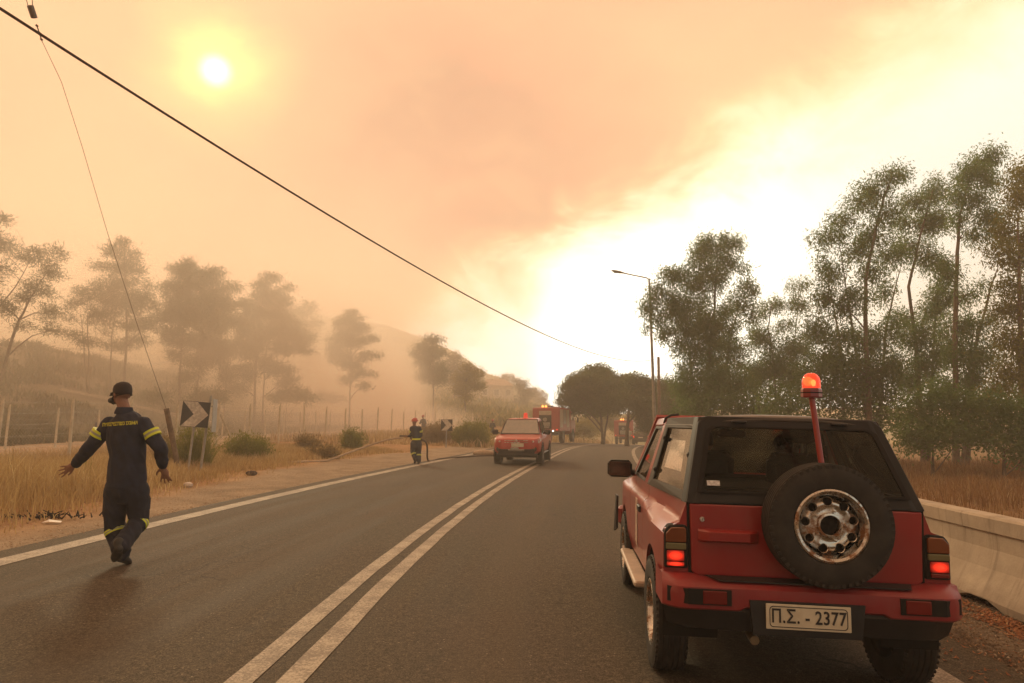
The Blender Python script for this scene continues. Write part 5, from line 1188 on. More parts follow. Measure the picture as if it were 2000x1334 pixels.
# firefighter with hose
p2 = on(812, 24.2); k2 = 53.5
def mq(px, py, y): return tuple(at(px, py, 24.2+y)-p2)
J2 = dict(head=mq(809.5, 824, .02), neck=mq(809, 831, 0), chest=mq(811, 843, .0), waist=mq(813, 856, 0), pelvis=mq(813.5, 864, 0),
          lsh=mq(803, 835, .05), lel=mq(803.5, 850, .12), lwr=mq(797, 852.5, .05), ltip=mq(792, 853, .03), rsh=mq(820.5, 835, 0), rel=mq(822, 850, .05), rwr=mq(812, 855, .22), rtip=mq(808, 855, .24),
          lhip=mq(808, 866, 0), lkn=mq(806, 882, .05), lan=mq(812, 899, -.05), ltoe=mq(809, 905, .10), rhip=mq(818, 866, 0), rkn=mq(818, 884, .08), ran=mq(818, 902, 0), rtoe=mq(816, 907.5, .12),
          hs=((0, 0, 1), (0, 0, 1)), hn=((0, 1, 0), (0, 1, 0)), kt=.2)
M_NAVYG = mat('faded_navy_cloth', (.03, .038, .055), .85, vary=.25, scale=8)
ff, V2, T2, M2, _ = person('firefighter in red helmet holding a hose at the left edge line', p2, 0, J2, M_NAVYG, M_NAVYG, 'helmet', voxel=.022, fine=False, hyaw=R(50), band_torso=True, wr=.006)
def standing(label, loc, rz, skinm=M_SKIN, shirt=M_NAVYG, pants=M_NAVYG, cap_='helmet', group='distant firefighters and bystanders', bands=False, scale=1., lean=0):
    J = dict(head=(0, .05+lean, 1.64), neck=(0, lean, 1.50), chest=(0, lean*.8, 1.28), waist=(0, lean*.3, 1.06), pelvis=(0, 0, .93), lsh=(-.18, lean, 1.42), lel=(-.24, lean+.06, 1.14), lwr=(-.14, .30, 1.12), ltip=(-.10, .42, 1.14),
             rsh=(.18, lean, 1.42), rel=(.25, lean+.05, 1.14), rwr=(.20, .25, 1.0), rtip=(.18, .36, .98), lhip=(-.09, 0, .88), lkn=(-.12, .06, .48), lan=(-.13, 0, .10), ltoe=(-.14, .15, .04), rhip=(.09, 0, .88), rkn=(.13, .12, .49), ran=(.15, .10, .10), rtoe=(.17, .25, .04),
             hs=((1, 0, 0), (-1, 0, 0)), hn=((0, 0, 1), (0, 0, 1)))
    return person(label, loc, rz, J, shirt, pants, cap_, voxel=.03, fine=False, bands=bands, group=group, wr=0, skinm=skinm, scale=scale)[0]
standing('dark figure standing in the smoke beyond the fence, just right of the hose holder', on(828, 52), R(30), lean=.12)
standing('dark figure beyond the fence left of the red pickup', on(962, 58), R(-160))
standing('small dark figure behind the cab roof of the red pickup', on(995, 66), R(60), cap_='cap')
standing('person in pale clothes between the far fire engine and the dark car', on(1229, 74), R(10), shirt=mat('pale_cloth', (.45, .42, .36), .8), pants=mat('khaki_cloth', (.30, .26, .2), .8), cap_='cap')
# occupants of the jeep
def seated(label, lx, ly, cap_, shirt, hz=1.36):
    s_ = .52; Mj = jeep.matrix_basis
    J = dict(head=(0, .02, hz-s_), neck=(0, -.02, hz-.15-s_), chest=(0, -.03, hz-.36-s_), waist=(0, 0, hz-.56-s_), pelvis=(0, .02, .28), lsh=(-.17, -.02, hz-.22-s_), lel=(-.25, .18, hz-.42-s_), lwr=(-.12, .42, hz-.34-s_), ltip=(-.06, .50, hz-.32-s_),
             rsh=(.17, -.02, hz-.22-s_), rel=(.25, .18, hz-.42-s_), rwr=(.12, .42, hz-.34-s_), rtip=(.06, .50, hz-.32-s_), lhip=(-.09, .05, .28), lkn=(-.12, .48, .34), lan=(-.12, .62, .10), ltoe=(-.12, .75, .08), rhip=(.09, .05, .28), rkn=(.12, .48, .34), ran=(.12, .62, .10), rtoe=(.12, .75, .08),
             hs=((0, 0, 1), (0, 0, 1)), hn=((0, 1, 0), (0, 1, 0)))
    p = Mj @ Vector((lx, ly, s_)) if False else (Matrix.Translation(jeep.location) @ jeep.rotation_euler.to_matrix().to_4x4()) @ Vector((lx, ly, s_))
    return person(label, p, JW, J, shirt, shirt, cap_, voxel=.022, fine=False, bands=False, wr=0)
seated('driver seen in shadow through the rear window of the red jeep', -.27, 1.42, 'cap', M_NAVY, 1.40)
seated('front passenger with dark curly hair inside the red jeep', .36, 1.36, 'hair', mat('black_shirt', (.012, .012, .014), .9), 1.36)

# ------------------------------------------------------------------ hoses, signs, posts, lamp, wires
def curve_tube(name, pts, r_, m_, label, cat, n=6, sub=6, group=None, flat=1):
    P = [Vector(p) for p in pts]; out = []
    for i in range(len(P)-1):
        p0, p1, p2_, p3 = P[max(i-1, 0)], P[i], P[i+1], P[min(i+2, len(P)-1)]
        for k in range(sub):
            t = k/sub; out.append(.5*((2*p1)+(p2_-p0)*t+(2*p0-5*p1+4*p2_-p3)*t*t+(3*p1-p0-3*p2_+p3)*t**3))
    out.append(P[-1]); b = MB(); o0 = out[0].copy(); b.tube([p-o0 for p in out], r_, n, flat=flat); o = b.build(name, m_, smooth=True, loc=o0); return tag(o, label, cat, group)
def gp_(px, Y, dz=.03): p = on(px, Y); p.z += dz; return p
hand_w = p2+Vector(mq(794, 852.5, .03)); hip_w = p2+Vector(mq(806, 858, .18))
curve_tube('fire_hose', [hand_w+Vector((-.25, 0, .02)), hand_w+Vector((.1, .05, 0)), hip_w, p2+Vector((.35, .35, .75)), gp_(838, 26), gp_(862, 27.5), gp_(905, 29.5), gp_(945, 31), gp_(975, 31.5)], .035, mat('dark_hose', (.10, .08, .06), .8), 'dark fire hose trailing from the hose holder along the verge to the pickup', 'hose', group='fire hoses')
curve_tube('fire_hose', [hand_w+Vector((-.15, -.05, -.05)), at(760, 858, 24.3), at(715, 872, 24.3), at(668, 889, 23.6), gp_(640, 23.3), gp_(600, 22.8), gp_(560, 22.3), gp_(500, 22.6)], .04, M_HOSE, 'pale canvas fire hose sagging from the hose holder to the ground on his left', 'hose', group='fire hoses')
M_SIGNB = mat('sign_black', (.03, .032, .035), .5, vary=.2); M_SIGNW = mat('sign_white', (.55, .50, .42), .5, vary=.25, scale=14, fn=dusty((.25, .2, .15), .6, 12))
def chevron(px, Y, py_top, w_, yaw, lean, label, ph=None):
    p = on(px, Y); ztop = at(px, py_top, Y).z-p.z
    root = empty('chevron_sign', p, 0, label, 'road sign', 'chevron signs on the outside of the bend'); root.rotation_euler = (0, lean, yaw)
    b = MB(); b.tube([(0, .03, -.3), (0, .03, ztop+.02)], .032, 10); b.build('post', M_STEEL, root, smooth=40)
    h = w_*1.0; zc = ztop-h/2
    b = MB(); b.bbox((0, -.012, zc), (w_, .012, h), .004); b.build('plate', M_SIGNB, root)
    x0, x1 = -w_/2+.01, w_/2-.01; z0, z1 = zc-h/2+.01, zc+h/2-.01
    pts = [(x0, z1), (x0+w_*.52, z1), (x1-.01, zc), (x0+w_*.52, z0), (x0, z0), (x0+w_*.42, zc)]
    b = MB(); V_ = [(x, -.0215, z) for x, z in pts]; b.add(V_, [(0, 1, 2, 5), (5, 2, 3, 4)]); b.build('arrow', M_SIGNW, root)
    for dz in (-.15, .15): b = MB(); b.box((0, .0, zc+dz), (w_*.6, .014, .03)); b.build('bracket', M_STEEL, root)
    return root
chevron(373, 17.4, 784, .66, R(22), R(4), 'near black and white chevron sign pointing right, behind the walking firefighter')
chevron(872, 38.5, 819, .66, R(10), R(1), 'far chevron sign pointing right, between the hose holder and the red pickup')
p = on(397, 17.9); root = empty('leaning_sign', p, 0, 'leaning grey sign post with its plate turned edge-on, right of the near chevron sign', 'road sign'); tp = at(412, 773, 17.9)-p
b = MB(); b.tube([(-.01, 0, -.2), tp], .034, 10); b.build('post', M_STEEL, root, smooth=40)
b = MB(); c = at(419, 812, 17.7)-p; b.bbox(c, (.62, .012, .86), .004, rot=Matrix.Rotation(R(-76), 3, 'Z')); b.build('plate', mat('sign_back', (.30, .31, .29), .5, metal=.3, vary=.2), root)
for z in (.25, -.3): b = MB(); b.tube([c+Vector((-.10, .0, z)), c+Vector((0, 0, z))], .02, 6); b.build('bracket', M_STEEL, root)
# guy wire, anchor timber
a0, a1 = gp_(359, 19.2, -.15), at(325, 798, 19.0)
o = curve_tube('wooden_stake', [a0, a0.lerp(a1, .5), a1], .075, M_WOOD, 'thick leaning timber with a guy wire fixed to its top', 'timber', 8)
gw = [at(325, 800, 19.0), at(270, 640, 17.6), at(210, 455, 16.2), at(160, 285, 15.), at(120, 160, 14.3), at(82, 80, 13.8)]
root = empty('guy_wire', gw[0], 0, 'thin guy wire rising to an insulator at the top left corner', 'guy wire')
b = MB(); b.tube([q-gw[0] for q in gw], .006, 5); b.build('wire', M_WIRE, root)
tip = gw[-1]-gw[0]; up = (at(62, 20, 13.4)-gw[0])
b = MB(); b.tube([tip, tip.lerp(up, .55)], .014, 6)
for t_ in (.05, .28, .5): b.ell(tip.lerp(up, t_), (.032, .032, .02), 8, 6)
b.build('shackle', M_WIRE, root)
d_ = (up-tip).normalized(); b = MB(); b.tube([up-d_*.16, up-d_*.15, up+d_*.09, up+d_*.10], [.03, .065, .065, .04], 10); b.build('insulator', mat('insulator', (.06, .035, .03), .4, vary=.1), root)
b = MB(); b.tube([up+d_*.08+Vector((.05, 0, 0)), at(60, -30, 13.1)-gw[0]], .008, 4); b.tube([up+d_*.08-Vector((.05, 0, 0)), at(44, -30, 13.1)-gw[0]], .008, 4); b.build('upper_wire', M_WIRE, root)
# overhead cable
A, B = at(-60, -22, 6.), at(1286, 700, 50.); P = []
for i in range(41):
    t_ = i/40; q = A.lerp(B, t_); q.z -= 4*1.4*t_*(1-t_); P.append(q)
b = MB(); b.tube([q-P[0] for q in P], [.016]*41, 8)
tag(b.build('overhead_cable', M_WIRE, smooth=True, loc=P[0]), 'thick overhead cable sloping from the top left corner to the far wooden pole', 'cable')
# street lamp
lp = on(1279, 36); root = empty('street_lamp', lp, 0, 'tall grey street lamp with one curved arm over the road', 'street lamp'); top = at(1268, 545, 36)-lp
b = MB(); b.tube([(0, 0, 0), Vector((0, 0, 0)).lerp(top, .1), top], [.115, .10, .05], 12); b.build('pole', M_STEEL, root, smooth=40)
e = at(1216, 533, 35.6)-lp; b = MB(); b.tube([top-Vector((0, 0, .05)), top+Vector((-.12, 0, .06)), e], .035, 8); b.build('arm', M_STEEL, root, smooth=True)
h0, h1 = e, at(1194, 528, 35.5)-lp; b = MB(); b.tube([h0+Vector((.1, 0, -.01)), h0.lerp(h1, .25), h0.lerp(h1, .8), h1], [.05, .13, .12, .04], 12, flat=.5); b.build('lamp_head', M_STEEL, root, smooth=50)
b = MB(); b.ell(h0.lerp(h1, .5)+Vector((0, 0, -.05)), (.2, .09, .035), 12, 6); b.build('lamp_glass', M_CLEARL, root, smooth=True)
b = MB(); b.box((0, -.11, .9), (.12, .02, .35)); b.lathe([(.2, 0), (.2, .03), (0, .03)], 12); b.build('base_plate', M_STEEL, root)
up_ = on(1287, 50); b = MB(); b.tube([(0, 0, -.3), at(1286, 697, 50)-up_], [.14, .10], 8); tag(b.build('utility_pole', M_WOOD, smooth=True, loc=up_), 'wooden pole stub showing above the dark trees behind the street lamp', 'pole')

# ------------------------------------------------------------------ vehicles down the road
def mirror_loft(b, st, mi=0, caps=True):
    """st: [(y, [(x,z)...])] right half profile bottom to top"""
    P = []
    for y, pr in st: P.append([(x, y, z) for x, z in pr]+[(-x, y, z) for x, z in reversed(pr)])
    n = len(P[0]); vs = [q for r_ in P for q in r_]; fs = [(i*n+k, i*n+(k+1) % n, (i+1)*n+(k+1) % n, (i+1)*n+k) for i in range(len(P)-1) for k in range(n)]
    if caps: fs += [tuple(range(n)), tuple(range((len(P)-1)*n, len(P)*n))]
    b.add(vs, fs, mi)
def simple_wheel(parent, x, y, Rr, w_, m_rim=M_RIMG):
    s = 1 if x > 0 else -1; root = empty('wheel', (0, 0, 0), parent=parent); root.matrix_local = Matrix.Translation((x, y, Rr)) @ Matrix.Rotation(R(90)*s, 4, 'Y')
    b = MB(); h = w_/2; b.lathe([(Rr*.6, -h), (Rr*.9, -h*1.02), (Rr, -h*.8), (Rr, h*.8), (Rr*.9, h*1.02), (Rr*.6, h)], 28); b.build('tyre', M_RUB, root, smooth=40)
    b = MB(); b.lathe([(Rr*.6, h*.9), (Rr*.55, h*.7), (Rr*.25, h*.8), (0, h*.8)], 20)
    for k in range(6): a = R(60*k); b.box((Rr*.42*math.cos(a), Rr*.42*math.sin(a), h*.80), (Rr*.30, Rr*.10, .02), rot=Matrix.Rotation(a, 3, 'Z'))
    b.build('rim', m_rim, root, smooth=30)
M_REDH = mat('faded_red_paint', (.40, .040, .030), .35, vary=.08, coat=.4)
pk = empty('pickup_truck', (.16, 25.0, 0), R(180-8), 'red double-cab pickup truck driving towards the camera with a red beacon on its roof', 'pickup truck'); pk.location.z = float(road_z(.16, 26.4))
def pkp(hw, z0, zs, z1, k=1.): return [(hw*.86, z0), (hw*.97, z0+.08), (hw, z0+.25), (hw, zs-.12), (hw*.985, zs-.02), (hw*.93, z1-.01), (hw*.55, z1+.015*k), (hw*.0+.01, z1+.02*k)]
b = MB(); mirror_loft(b, [(.03, pkp(.56, .48, .90, .93)), (.0, pkp(.70, .46, .92, .95)), (-.08, pkp(.80, .44, .95, .985)), (-.20, pkp(.86, .43, .98, 1.01)), (-.34, pkp(.885, .42, 1.0, 1.03)), (-.6, pkp(.895, .42, 1.02, 1.07)), (-1.15, pkp(.90, .42, 1.05, 1.12)), (-3.6, pkp(.90, .42, 1.12, 1.13)), (-5.0, pkp(.90, .50, 1.14, 1.15)), (-5.08, pkp(.88, .55, 1.1, 1.13))])
b.build('body', M_REDH, pk, smooth=35)
def cbp(wb, wt, z1): return [(wb*.98, 1.06), (wb, 1.12), (wt+.03, z1-.10), (wt, z1-.03), (wt*.8, z1+.005), (.01, z1+.02)]
b = MB(); mirror_loft(b, [(-1.10, [(.80, 1.06), (.80, 1.09), (.79, 1.10), (.78, 1.105), (.5, 1.12), (.01, 1.13)]), (-1.80, cbp(.82, .62, 1.70)), (-2.0, cbp(.82, .63, 1.745)), (-2.8, cbp(.82, .63, 1.76)), (-3.35, cbp(.82, .61, 1.70)), (-3.62, cbp(.80, .58, 1.50))])
b.build('cab', M_REDH, pk, smooth=35)
b = MB(); b.slab([(-.73, -1.15, 1.145), (.73, -1.15, 1.145), (.60, -1.76, 1.665), (-.60, -1.76, 1.665)], (0, .02, .02)); b.build('windscreen', M_WSC, pk)
b = MB(); b.ring([(-.77, -1.12, 1.125), (.77, -1.12, 1.125), (.63, -1.79, 1.70), (-.63, -1.79, 1.70)], [(-.72, -1.155, 1.155), (.72, -1.155, 1.155), (.59, -1.745, 1.655), (-.59, -1.745, 1.655)], (0, .012, .012)); b.build('windscreen_seal', M_BLK, pk)
for x in (-.05, .42): b = MB(); b.tube([(x, -1.12, 1.155), (x+.45, -1.17, 1.18)], .008, 4); b.build('wiper', M_BLK, pk)
for s in (-1, 1):
    for y0, y1, nm in ((-1.62, -2.25, 'front_side_window'), (-2.35, -3.2, 'rear_side_window')):
        b = MB(); b.slab([(s*.822, y0+.25 if y0 > -2 else y0, 1.15), (s*.815, y1, 1.15), (s*.675, y1, 1.64), (s*.675, y0-.18, 1.64)], (s*.006, 0, 0)); b.build(nm, M_WSC if s < 0 else M_GLASSQ, pk)
    b = MB(); b.bbox((s*1.03, -1.45, 1.21), (.24, .12, .20), .04); b.tube([(s*.85, -1.42, 1.16), (s*.96, -1.44, 1.19)], .03, 6); b.build('door_mirror', M_BLK, pk, smooth=40)
    hl = MB(); hl.add([(s*.50, .005, .80), (s*.82, -.09, .82), (s*.90, -.30, .90), (s*.885, -.34, .97), (s*.80, -.10, .955), (s*.47, -.005, .925)], [(0, 1, 2, 3, 4, 5)]); o = hl.build('headlight', mat('headlight_glass', (.55, .52, .45), .15, metal=.3, vary=.2, coat=.5), pk, recalc=False); sd = o.modifiers.new('s', 'SOLIDIFY'); sd.thickness = .03; sd.offset = 1 if s > 0 else -1
    b = MB(); b.ell((s*.62, .0, .875), (.05, .03, .04), 10, 8); b.build('headlight_bulb', M_CHROME, o, smooth=True)
    b = MB(); b.lathe([(0, .02), (.085, .02), (.10, 0)], 16, (s*.66, -.025, .60), Matrix.Rotation(R(-90), 3, 'X')); f_ = b.build('fog_recess', M_BLK, pk); b = MB(); b.ell((s*.66, .0, .60), (.045, .02, .045), 10, 8); b.build('fog_lamp', M_CLEARL, f_, smooth=True)
    for y in (-.85, -3.95):
        b = MB(); b.lathe([(.30, 0), (.44, 0), (.45, .015), (.43, .03)], 28, (s*.893, y, .40), Matrix.Rotation(R(90)*s, 3, 'Y')); b.lathe([(0, .004), (.43, .004)], 28, (s*.893, y, .40), Matrix.Rotation(R(90)*s, 3, 'Y')); b.build('wheel_arch', M_BLK, pk)
        simple_wheel(pk, s*.80, y, .37, .25)
    b = MB(); b.bbox((s*.86, -2.4, .42), (.1, 1.9, .05), .01); b.build('side_step', M_RIMG, pk)
b = MB(); b.bbox((0, -.01, .875), (.92, .05, .13), .01); gr = b.build('grille', M_BLK, pk)
for z in (.915, .84): b = MB(); b.bbox((0, .022, z), (.90, .02, .03), .006); b.build('chrome_bar', M_CHROME, gr)
b = MB()
for a in (90, 210, 330):
    u = Vector((math.cos(R(a)), 0, math.sin(R(a)))); v = Vector((-u.z, 0, u.x)); c0 = Vector((0, .040, .868)); b.slab([c0, c0+u*.055+v*.032, c0+u*.11, c0+u*.055-v*.032], (0, .01, 0))
b.build('three_diamond_emblem', M_CHROME, gr)
b = MB(); b.bbox((0, .01, .50), (1.36, .06, .22), .02); b.build('lower_grille', M_BLK, pk)
b = MB(); b.bbox((-.05, .05, .745), (.46, .02, .13), .004); pp_ = b.build('number_plate', M_PLATE, pk)
b = MB(); b.bbox((.06, .05, .60), (.30, .14, .12), .02); b.tube([(-.3, .05, .56), (.3, .05, .56)], .04, 8); b.build('winch', M_RIMG, pk)
b = MB(); b.bbox((0, .0, .40), (1.5, .10, .07), .02); b.build('bumper_lip', M_BLK, pk)
b = MB(); b.box((0, -2.5, .36), (1.5, 4.6, .16)); b.build('underbody', M_GAP, pk)
b = MB(); b.lathe([(.10, 0), (.10, .03), (.085, .04), (.085, .15), (.06, .20), (0, .21)], 16, (-.10, -2.1, 1.77)); b.build('beacon', mat('red_beacon', (.75, .05, .03), .2, vary=0, coat=.5, emit=(1, .05, .02), es=.35), pk, smooth=40)
b = MB(); b.tube([(.12, -1.72, 1.70), (.14, -2.1, 2.05)], .006, 4); b.build('aerial', M_BLK, pk)

def fire_engine(loc, rz, label):
    r_ = empty('fire_engine', loc, rz, label, 'fire engine', 'fire engines ahead')   # +y forward, origin under the rear face
    Mr = mat('engine_red', (.33, .035, .035), .4, vary=.12, coat=.3); Mp = mat('shutter_grey', (.42, .36, .28), .5, vary=.1)
    b = MB(); b.bbox((0, 2.2, 1.95), (2.3, 4.4, 2.0), .07); b.build('body', Mr, r_, smooth=40)
    b = MB(); b.bbox((0, 5.6, 1.75), (2.26, 2.1, 2.1), .14); b.build('cab', Mr, r_, smooth=40)
    b = MB(); b.box((0, 3.3, .80), (1.0, 6.4, .35)); b.build('chassis', M_BLK, r_)
    b = MB(); b.bbox((-.05, -.02, 2.50), (1.05, .04, .34), .01); b.build('rear_blind', Mp, r_)
    b = MB(); b.box((-.05, -.012, 1.75), (1.05, .03, 1.12)); rc = b.build('pump_bay', M_GAP, r_)
    b = MB(); b.bbox((-.05, -.06, 1.55), (.8, .10, .35), .03); b.lathe([(0, 0), (.16, 0), (.16, .12), (0, .12)], 16, (-.05, -.05, 1.95), Matrix.Rotation(R(90), 3, 'X')); b.tube([(-.4, -.1, 1.3), (.3, -.1, 1.3)], .06, 8); b.build('pump', M_RIMG, rc)
    b = MB(); b.bbox((0, -.14, .80), (2.2, .30, .12), .03); b.build('rear_step', M_BLK, r_)
    for s in (-1, 1):
        b = MB(); b.bbox((s*.95, -.03, 1.12), (.16, .05, .12), .01); b.build('tail_light', M_REDLIT, r_)
        for k, y in enumerate((.75, 1.95, 3.2)):
            b = MB(); b.bbox((s*1.16, y, 2.05 if k != 1 else 2.2), (.03, 1.0, 1.5 if k != 1 else 1.2), .01)
            for z in np.linspace(1.5, 2.7, 9): b.box((s*1.178, y, z), (.008, .98, .02))
            b.build('side_shutter', Mp if k != 1 else M_RIMG, r_)
        for y in (5.05, 5.95): b = MB(); b.bbox((s*1.135, y, 2.25), (.02, .72, .65), .02); b.build('cab_window', M_GLASSQ, r_)
        for y in (1.35, 5.4):
            b = MB(); b.lathe([(.0, .0), (.60, .0), (.62, .02)], 24, (s*1.14, y, .55), Matrix.Rotation(R(90)*s, 3, 'Y')); b.build('wheel_arch', M_BLK, r_); simple_wheel(r_, s*1.02, y, .50, .30)
        b = MB(); b.tube([(s*1.1, 6.4, 2.3), (s*1.35, 6.5, 2.2), (s*1.35, 6.5, 1.7)], .03, 6); b.bbox((s*1.36, 6.5, 1.95), (.16, .08, .45), .03); b.build('door_mirror', M_BLK, r_)
    b = MB(); b.slab([(-1.0, 6.66, 1.9), (1.0, 6.66, 1.9), (.95, 6.6, 2.65), (-.95, 6.6, 2.65)], (0, .02, 0)); b.build('windscreen', M_GLASSQ, r_)
    ld = MB(); 
    for x in (-.35, .05): ld.tube([(x, .1, 3.08), (x, 4.8, 3.08)], .03, 6)
    for y in np.linspace(.2, 4.7, 14): ld.tube([(-.35, y, 3.08), (.05, y, 3.08)], .018, 5)
    ld.build('ladder', M_STEEL, r_)
    b = MB()
    for s in (-1, 1): b.tube([(s*1.05, .1, 2.95), (s*1.05, .1, 3.15), (s*1.05, 4.2, 3.15), (s*1.05, 4.2, 2.95)], .02, 5)
    b.build('roof_rail', M_STEEL, r_)
    for x, m_ in ((-.30, M_LAMPG), (-.02, M_LAMPG), (.5, mat('blue_lens', (.1, .12, .3), .2, vary=0))):
        b = MB(); b.lathe([(.09, 0), (.09, .10), (.05, .16), (0, .17)], 12, (x, .15, 2.97)); b.build('roof_light', m_, r_, smooth=40)
    b = MB(); b.ell((.62, -.08, 1.02), (.07, .03, .07), 10, 8); b.build('work_light', mat('work_light', (.8, .8, .7), .3, vary=0, emit=(1, .9, .7), es=3), r_)
    return r_
def place(px, Y, o_z=0): p = on(px, Y); x, y = p.x, p.y; return Vector((x, y, float(road_z(x, y))+o_z))
eng = fire_engine(place(1066, 55.5), R(-17), 'old red fire engine standing just behind the red pickup')
e2 = copy_tree(eng); e2.location = place(1217, 82); e2.rotation_euler = (0, 0, R(-16)); e2['label'] = 'far red fire engine seen from behind, left of the dark car'
def hatchback(loc, rz, m_, label, beacon=False):
    r_ = empty('parked_car', loc, rz, label, 'car', 'cars queued at the bend')
    def cp(hw, z0, z1): return [(hw*.9, z0), (hw, z0+.2), (hw, z1-.1), (hw*.95, z1), (.01, z1+.02)]
    b = MB(); mirror_loft(b, [(0, cp(.80, .35, .95)), (.08, cp(.86, .30, 1.0)), (3.2, cp(.87, .30, 1.0)), (4.2, cp(.82, .32, .85)), (4.35, cp(.7, .4, .75))]); b.build('body', m_, r_, smooth=35)
    def rp(wb, wt, z): return [(wb, .98), (wt+.02, z-.08), (wt*.9, z), (.01, z+.03)]
    b = MB(); mirror_loft(b, [(.10, rp(.82, .80, 1.05)), (.35, rp(.82, .62, 1.55)), (.8, rp(.82, .62, 1.62)), (2.0, rp(.82, .60, 1.60)), (2.9, rp(.80, .76, 1.05))]); b.build('cabin', m_, r_, smooth=35)
    b = MB(); b.slab([(-.68, .10, 1.08), (.68, .10, 1.08), (.56, .28, 1.48), (-.56, .28, 1.48)], (0, -.02, .01)); b.build('rear_window', M_GLASSQ, r_)
    for s in (-1, 1):
        b = MB(); b.slab([(s*.835, .45, 1.05), (s*.835, 2.6, 1.05), (s*.66, 2.1, 1.52), (s*.66, .6, 1.52)], (s*.008, 0, 0)); b.build('side_window', M_GLASSQ, r_)
        b = MB(); b.bbox((s*.74, -.01, .85), (.16, .04, .22), .01); b.build('tail_light', M_REDLIT, r_)
        for y in (.75, 3.45): simple_wheel(r_, s*.78, y, .34, .2)
        b = MB(); b.bbox((s*.95, 2.4, 1.05), (.16, .08, .12), .02); b.build('door_mirror', M_BLK, r_)
    b = MB(); b.bbox((0, -.05, .48), (1.66, .12, .22), .03); b.build('rear_bumper', M_BLK, r_)
    b = MB(); b.bbox((0, -.03, .78), (.5, .02, .12), .004); b.build('number_plate', M_PLATE, r_)
    if beacon: b = MB(); b.tube([(.2, 1.5, 1.6), (.2, 1.5, 1.75)], .02, 6); b.lathe([(.1, 0), (.09, .14), (0, .22)], 12, (.2, 1.5, 1.72)); b.build('beacon', MATS['red_beacon'], r_)
    return r_
hatchback(place(1250, 73), R(-16), mat('dark_car_paint', (.035, .03, .03), .35, vary=.1, coat=.4), 'dark car with lit tail lights right of the far fire engine')
hatchback(place(1284, 66), R(-13), M_REDH, 'red car with roof beacon mostly hidden behind the jeep pillar', True)

# hillside houses
def house(loc, rz, w_, d2, h, label, nwin=3):
    r_ = empty('hillside_house', loc, rz, label, 'house', None)
    b = MB(); b.box((0, 0, h/2-1), (w_, d2, h+2)); b.build('wall', M_HOUSE, r_)
    b = MB(); o_ = .3; b.add([(-w_/2-o_, -d2/2-o_, h), (w_/2+o_, -d2/2-o_, h), (w_/2+o_, d2/2+o_, h), (-w_/2-o_, d2/2+o_, h), (-w_/4, 0, h+1.4), (w_/4, 0, h+1.4)], [(0, 1, 5, 4), (1, 2, 5), (2, 3, 4, 5), (3, 0, 4), (3, 2, 1, 0)]); b.build('roof', M_ROOF, r_)
    for k in range(nwin):
        x = -w_/2+w_*(k+.5)/nwin; b = MB(); b.box((x, -d2/2-.02, h*.55), (.9, .06, 1.1)); q = b.build('window', M_GLASSQ, r_)
        b = MB(); b.ring([(x-.55, -d2/2-.05, h*.55-.65), (x+.55, -d2/2-.05, h*.55-.65), (x+.55, -d2/2-.05, h*.55+.65), (x-.55, -d2/2-.05, h*.55+.65)], [(x-.43, -d2/2-.05, h*.55-.53), (x+.43, -d2/2-.05, h*.55-.53), (x+.43, -d2/2-.05, h*.55+.53), (x-.43, -d2/2-.05, h*.55+.53)], (0, .04, 0)); b.build('window_frame', M_WHITE, q)
    return r_
house(on(968, 128)+Vector((0, 0, .2)), R(5), 6.5, 5, 2.8, 'pale low house on the hillside above the dark figure')
#house(on(1003, 136)+Vector((0, 0, .2)), R(-12), 4.5, 5, 2.6, 'second pale house on the hillside, right of the low house', 2)

# ------------------------------------------------------------------ small things on the ground
def chips(name, n, fx, size, m_, label, cat=None, kind='stuff', flat=.5, curl=False):
    V, F, T_ = [], [], []; k = 0
    P = fx(n)
    for (x, y) in P:
        z = gz(x, y) if not (OL < float(off(x, y)) < OR_) else float(road_z(x, y)); s = size*random.uniform(.5, 1.5); a = random.random()*6.28; ca, sa = math.cos(a), math.sin(a)
        if curl: pts = [(-s, 0, .2*s), (0, .28*s, .0), (s, 0, .45*s), (0, -.28*s, .05*s)]; fs = [(0, 1, 2, 3)]
        else:
            j = lambda: random.uniform(.7, 1.2); pts = [(-s*j(), -s*.7, 0), (s*j(), -s*.6*j(), 0), (s*.8, s*.7*j(), 0), (-s*.8*j(), s*.8, 0), (-s*.4, -s*.3*j(), s*flat*2*j()), (s*.5, -s*.2, s*flat*1.8), (s*.2, s*.4*j(), s*flat*1.9)]
            fs = [(0, 1, 5, 4), (1, 2, 5), (2, 6, 5), (2, 3, 6), (3, 4, 6), (3, 0, 4), (4, 5, 6)]
        V += [(x+px*ca-py*sa, y+px*sa+py*ca, z+pz-.002+(.006 if curl else 0)) for px, py, pz in pts]; F += [tuple(k+i for i in f) for f in fs]; T_ += [random.random()]*len(pts); k += len(pts)
    me = bpy.data.meshes.new(name); me.from_pydata(V, [], F); me.materials.append(m_); at_ = me.attributes.new('tint', 'FLOAT', 'POINT'); at_.data.foreach_set('value', T_)
    o = bpy.data.objects.new(name, me); COL.objects.link(o); return tag(o, label, cat, kind=kind)
M_PEB = leafmat('pebble_stone', (.12, .085, .06), (.26, .20, .14), (.38, .32, .25), 0, .9)
M_PEBL = leafmat('pale_pebble', (.30, .21, .13), (.42, .31, .20), (.5, .42, .32), 0, .9)
M_LITTER = leafmat('dry_leaf', (.20, .07, .03), (.36, .16, .07), (.42, .27, .14), .2, .7)
def fR(n): 
    y = np.random.uniform(2.6, 9, n); return [(float(Xc(q)+random.uniform(4.72, 5.85)), q) for q in y]
def fL(n):
    y = 5+np.random.random(n)**1.6*24; return [(float(Xc(q)-random.uniform(4.2, 5.5+.15*(q-5))), q) for q in y]
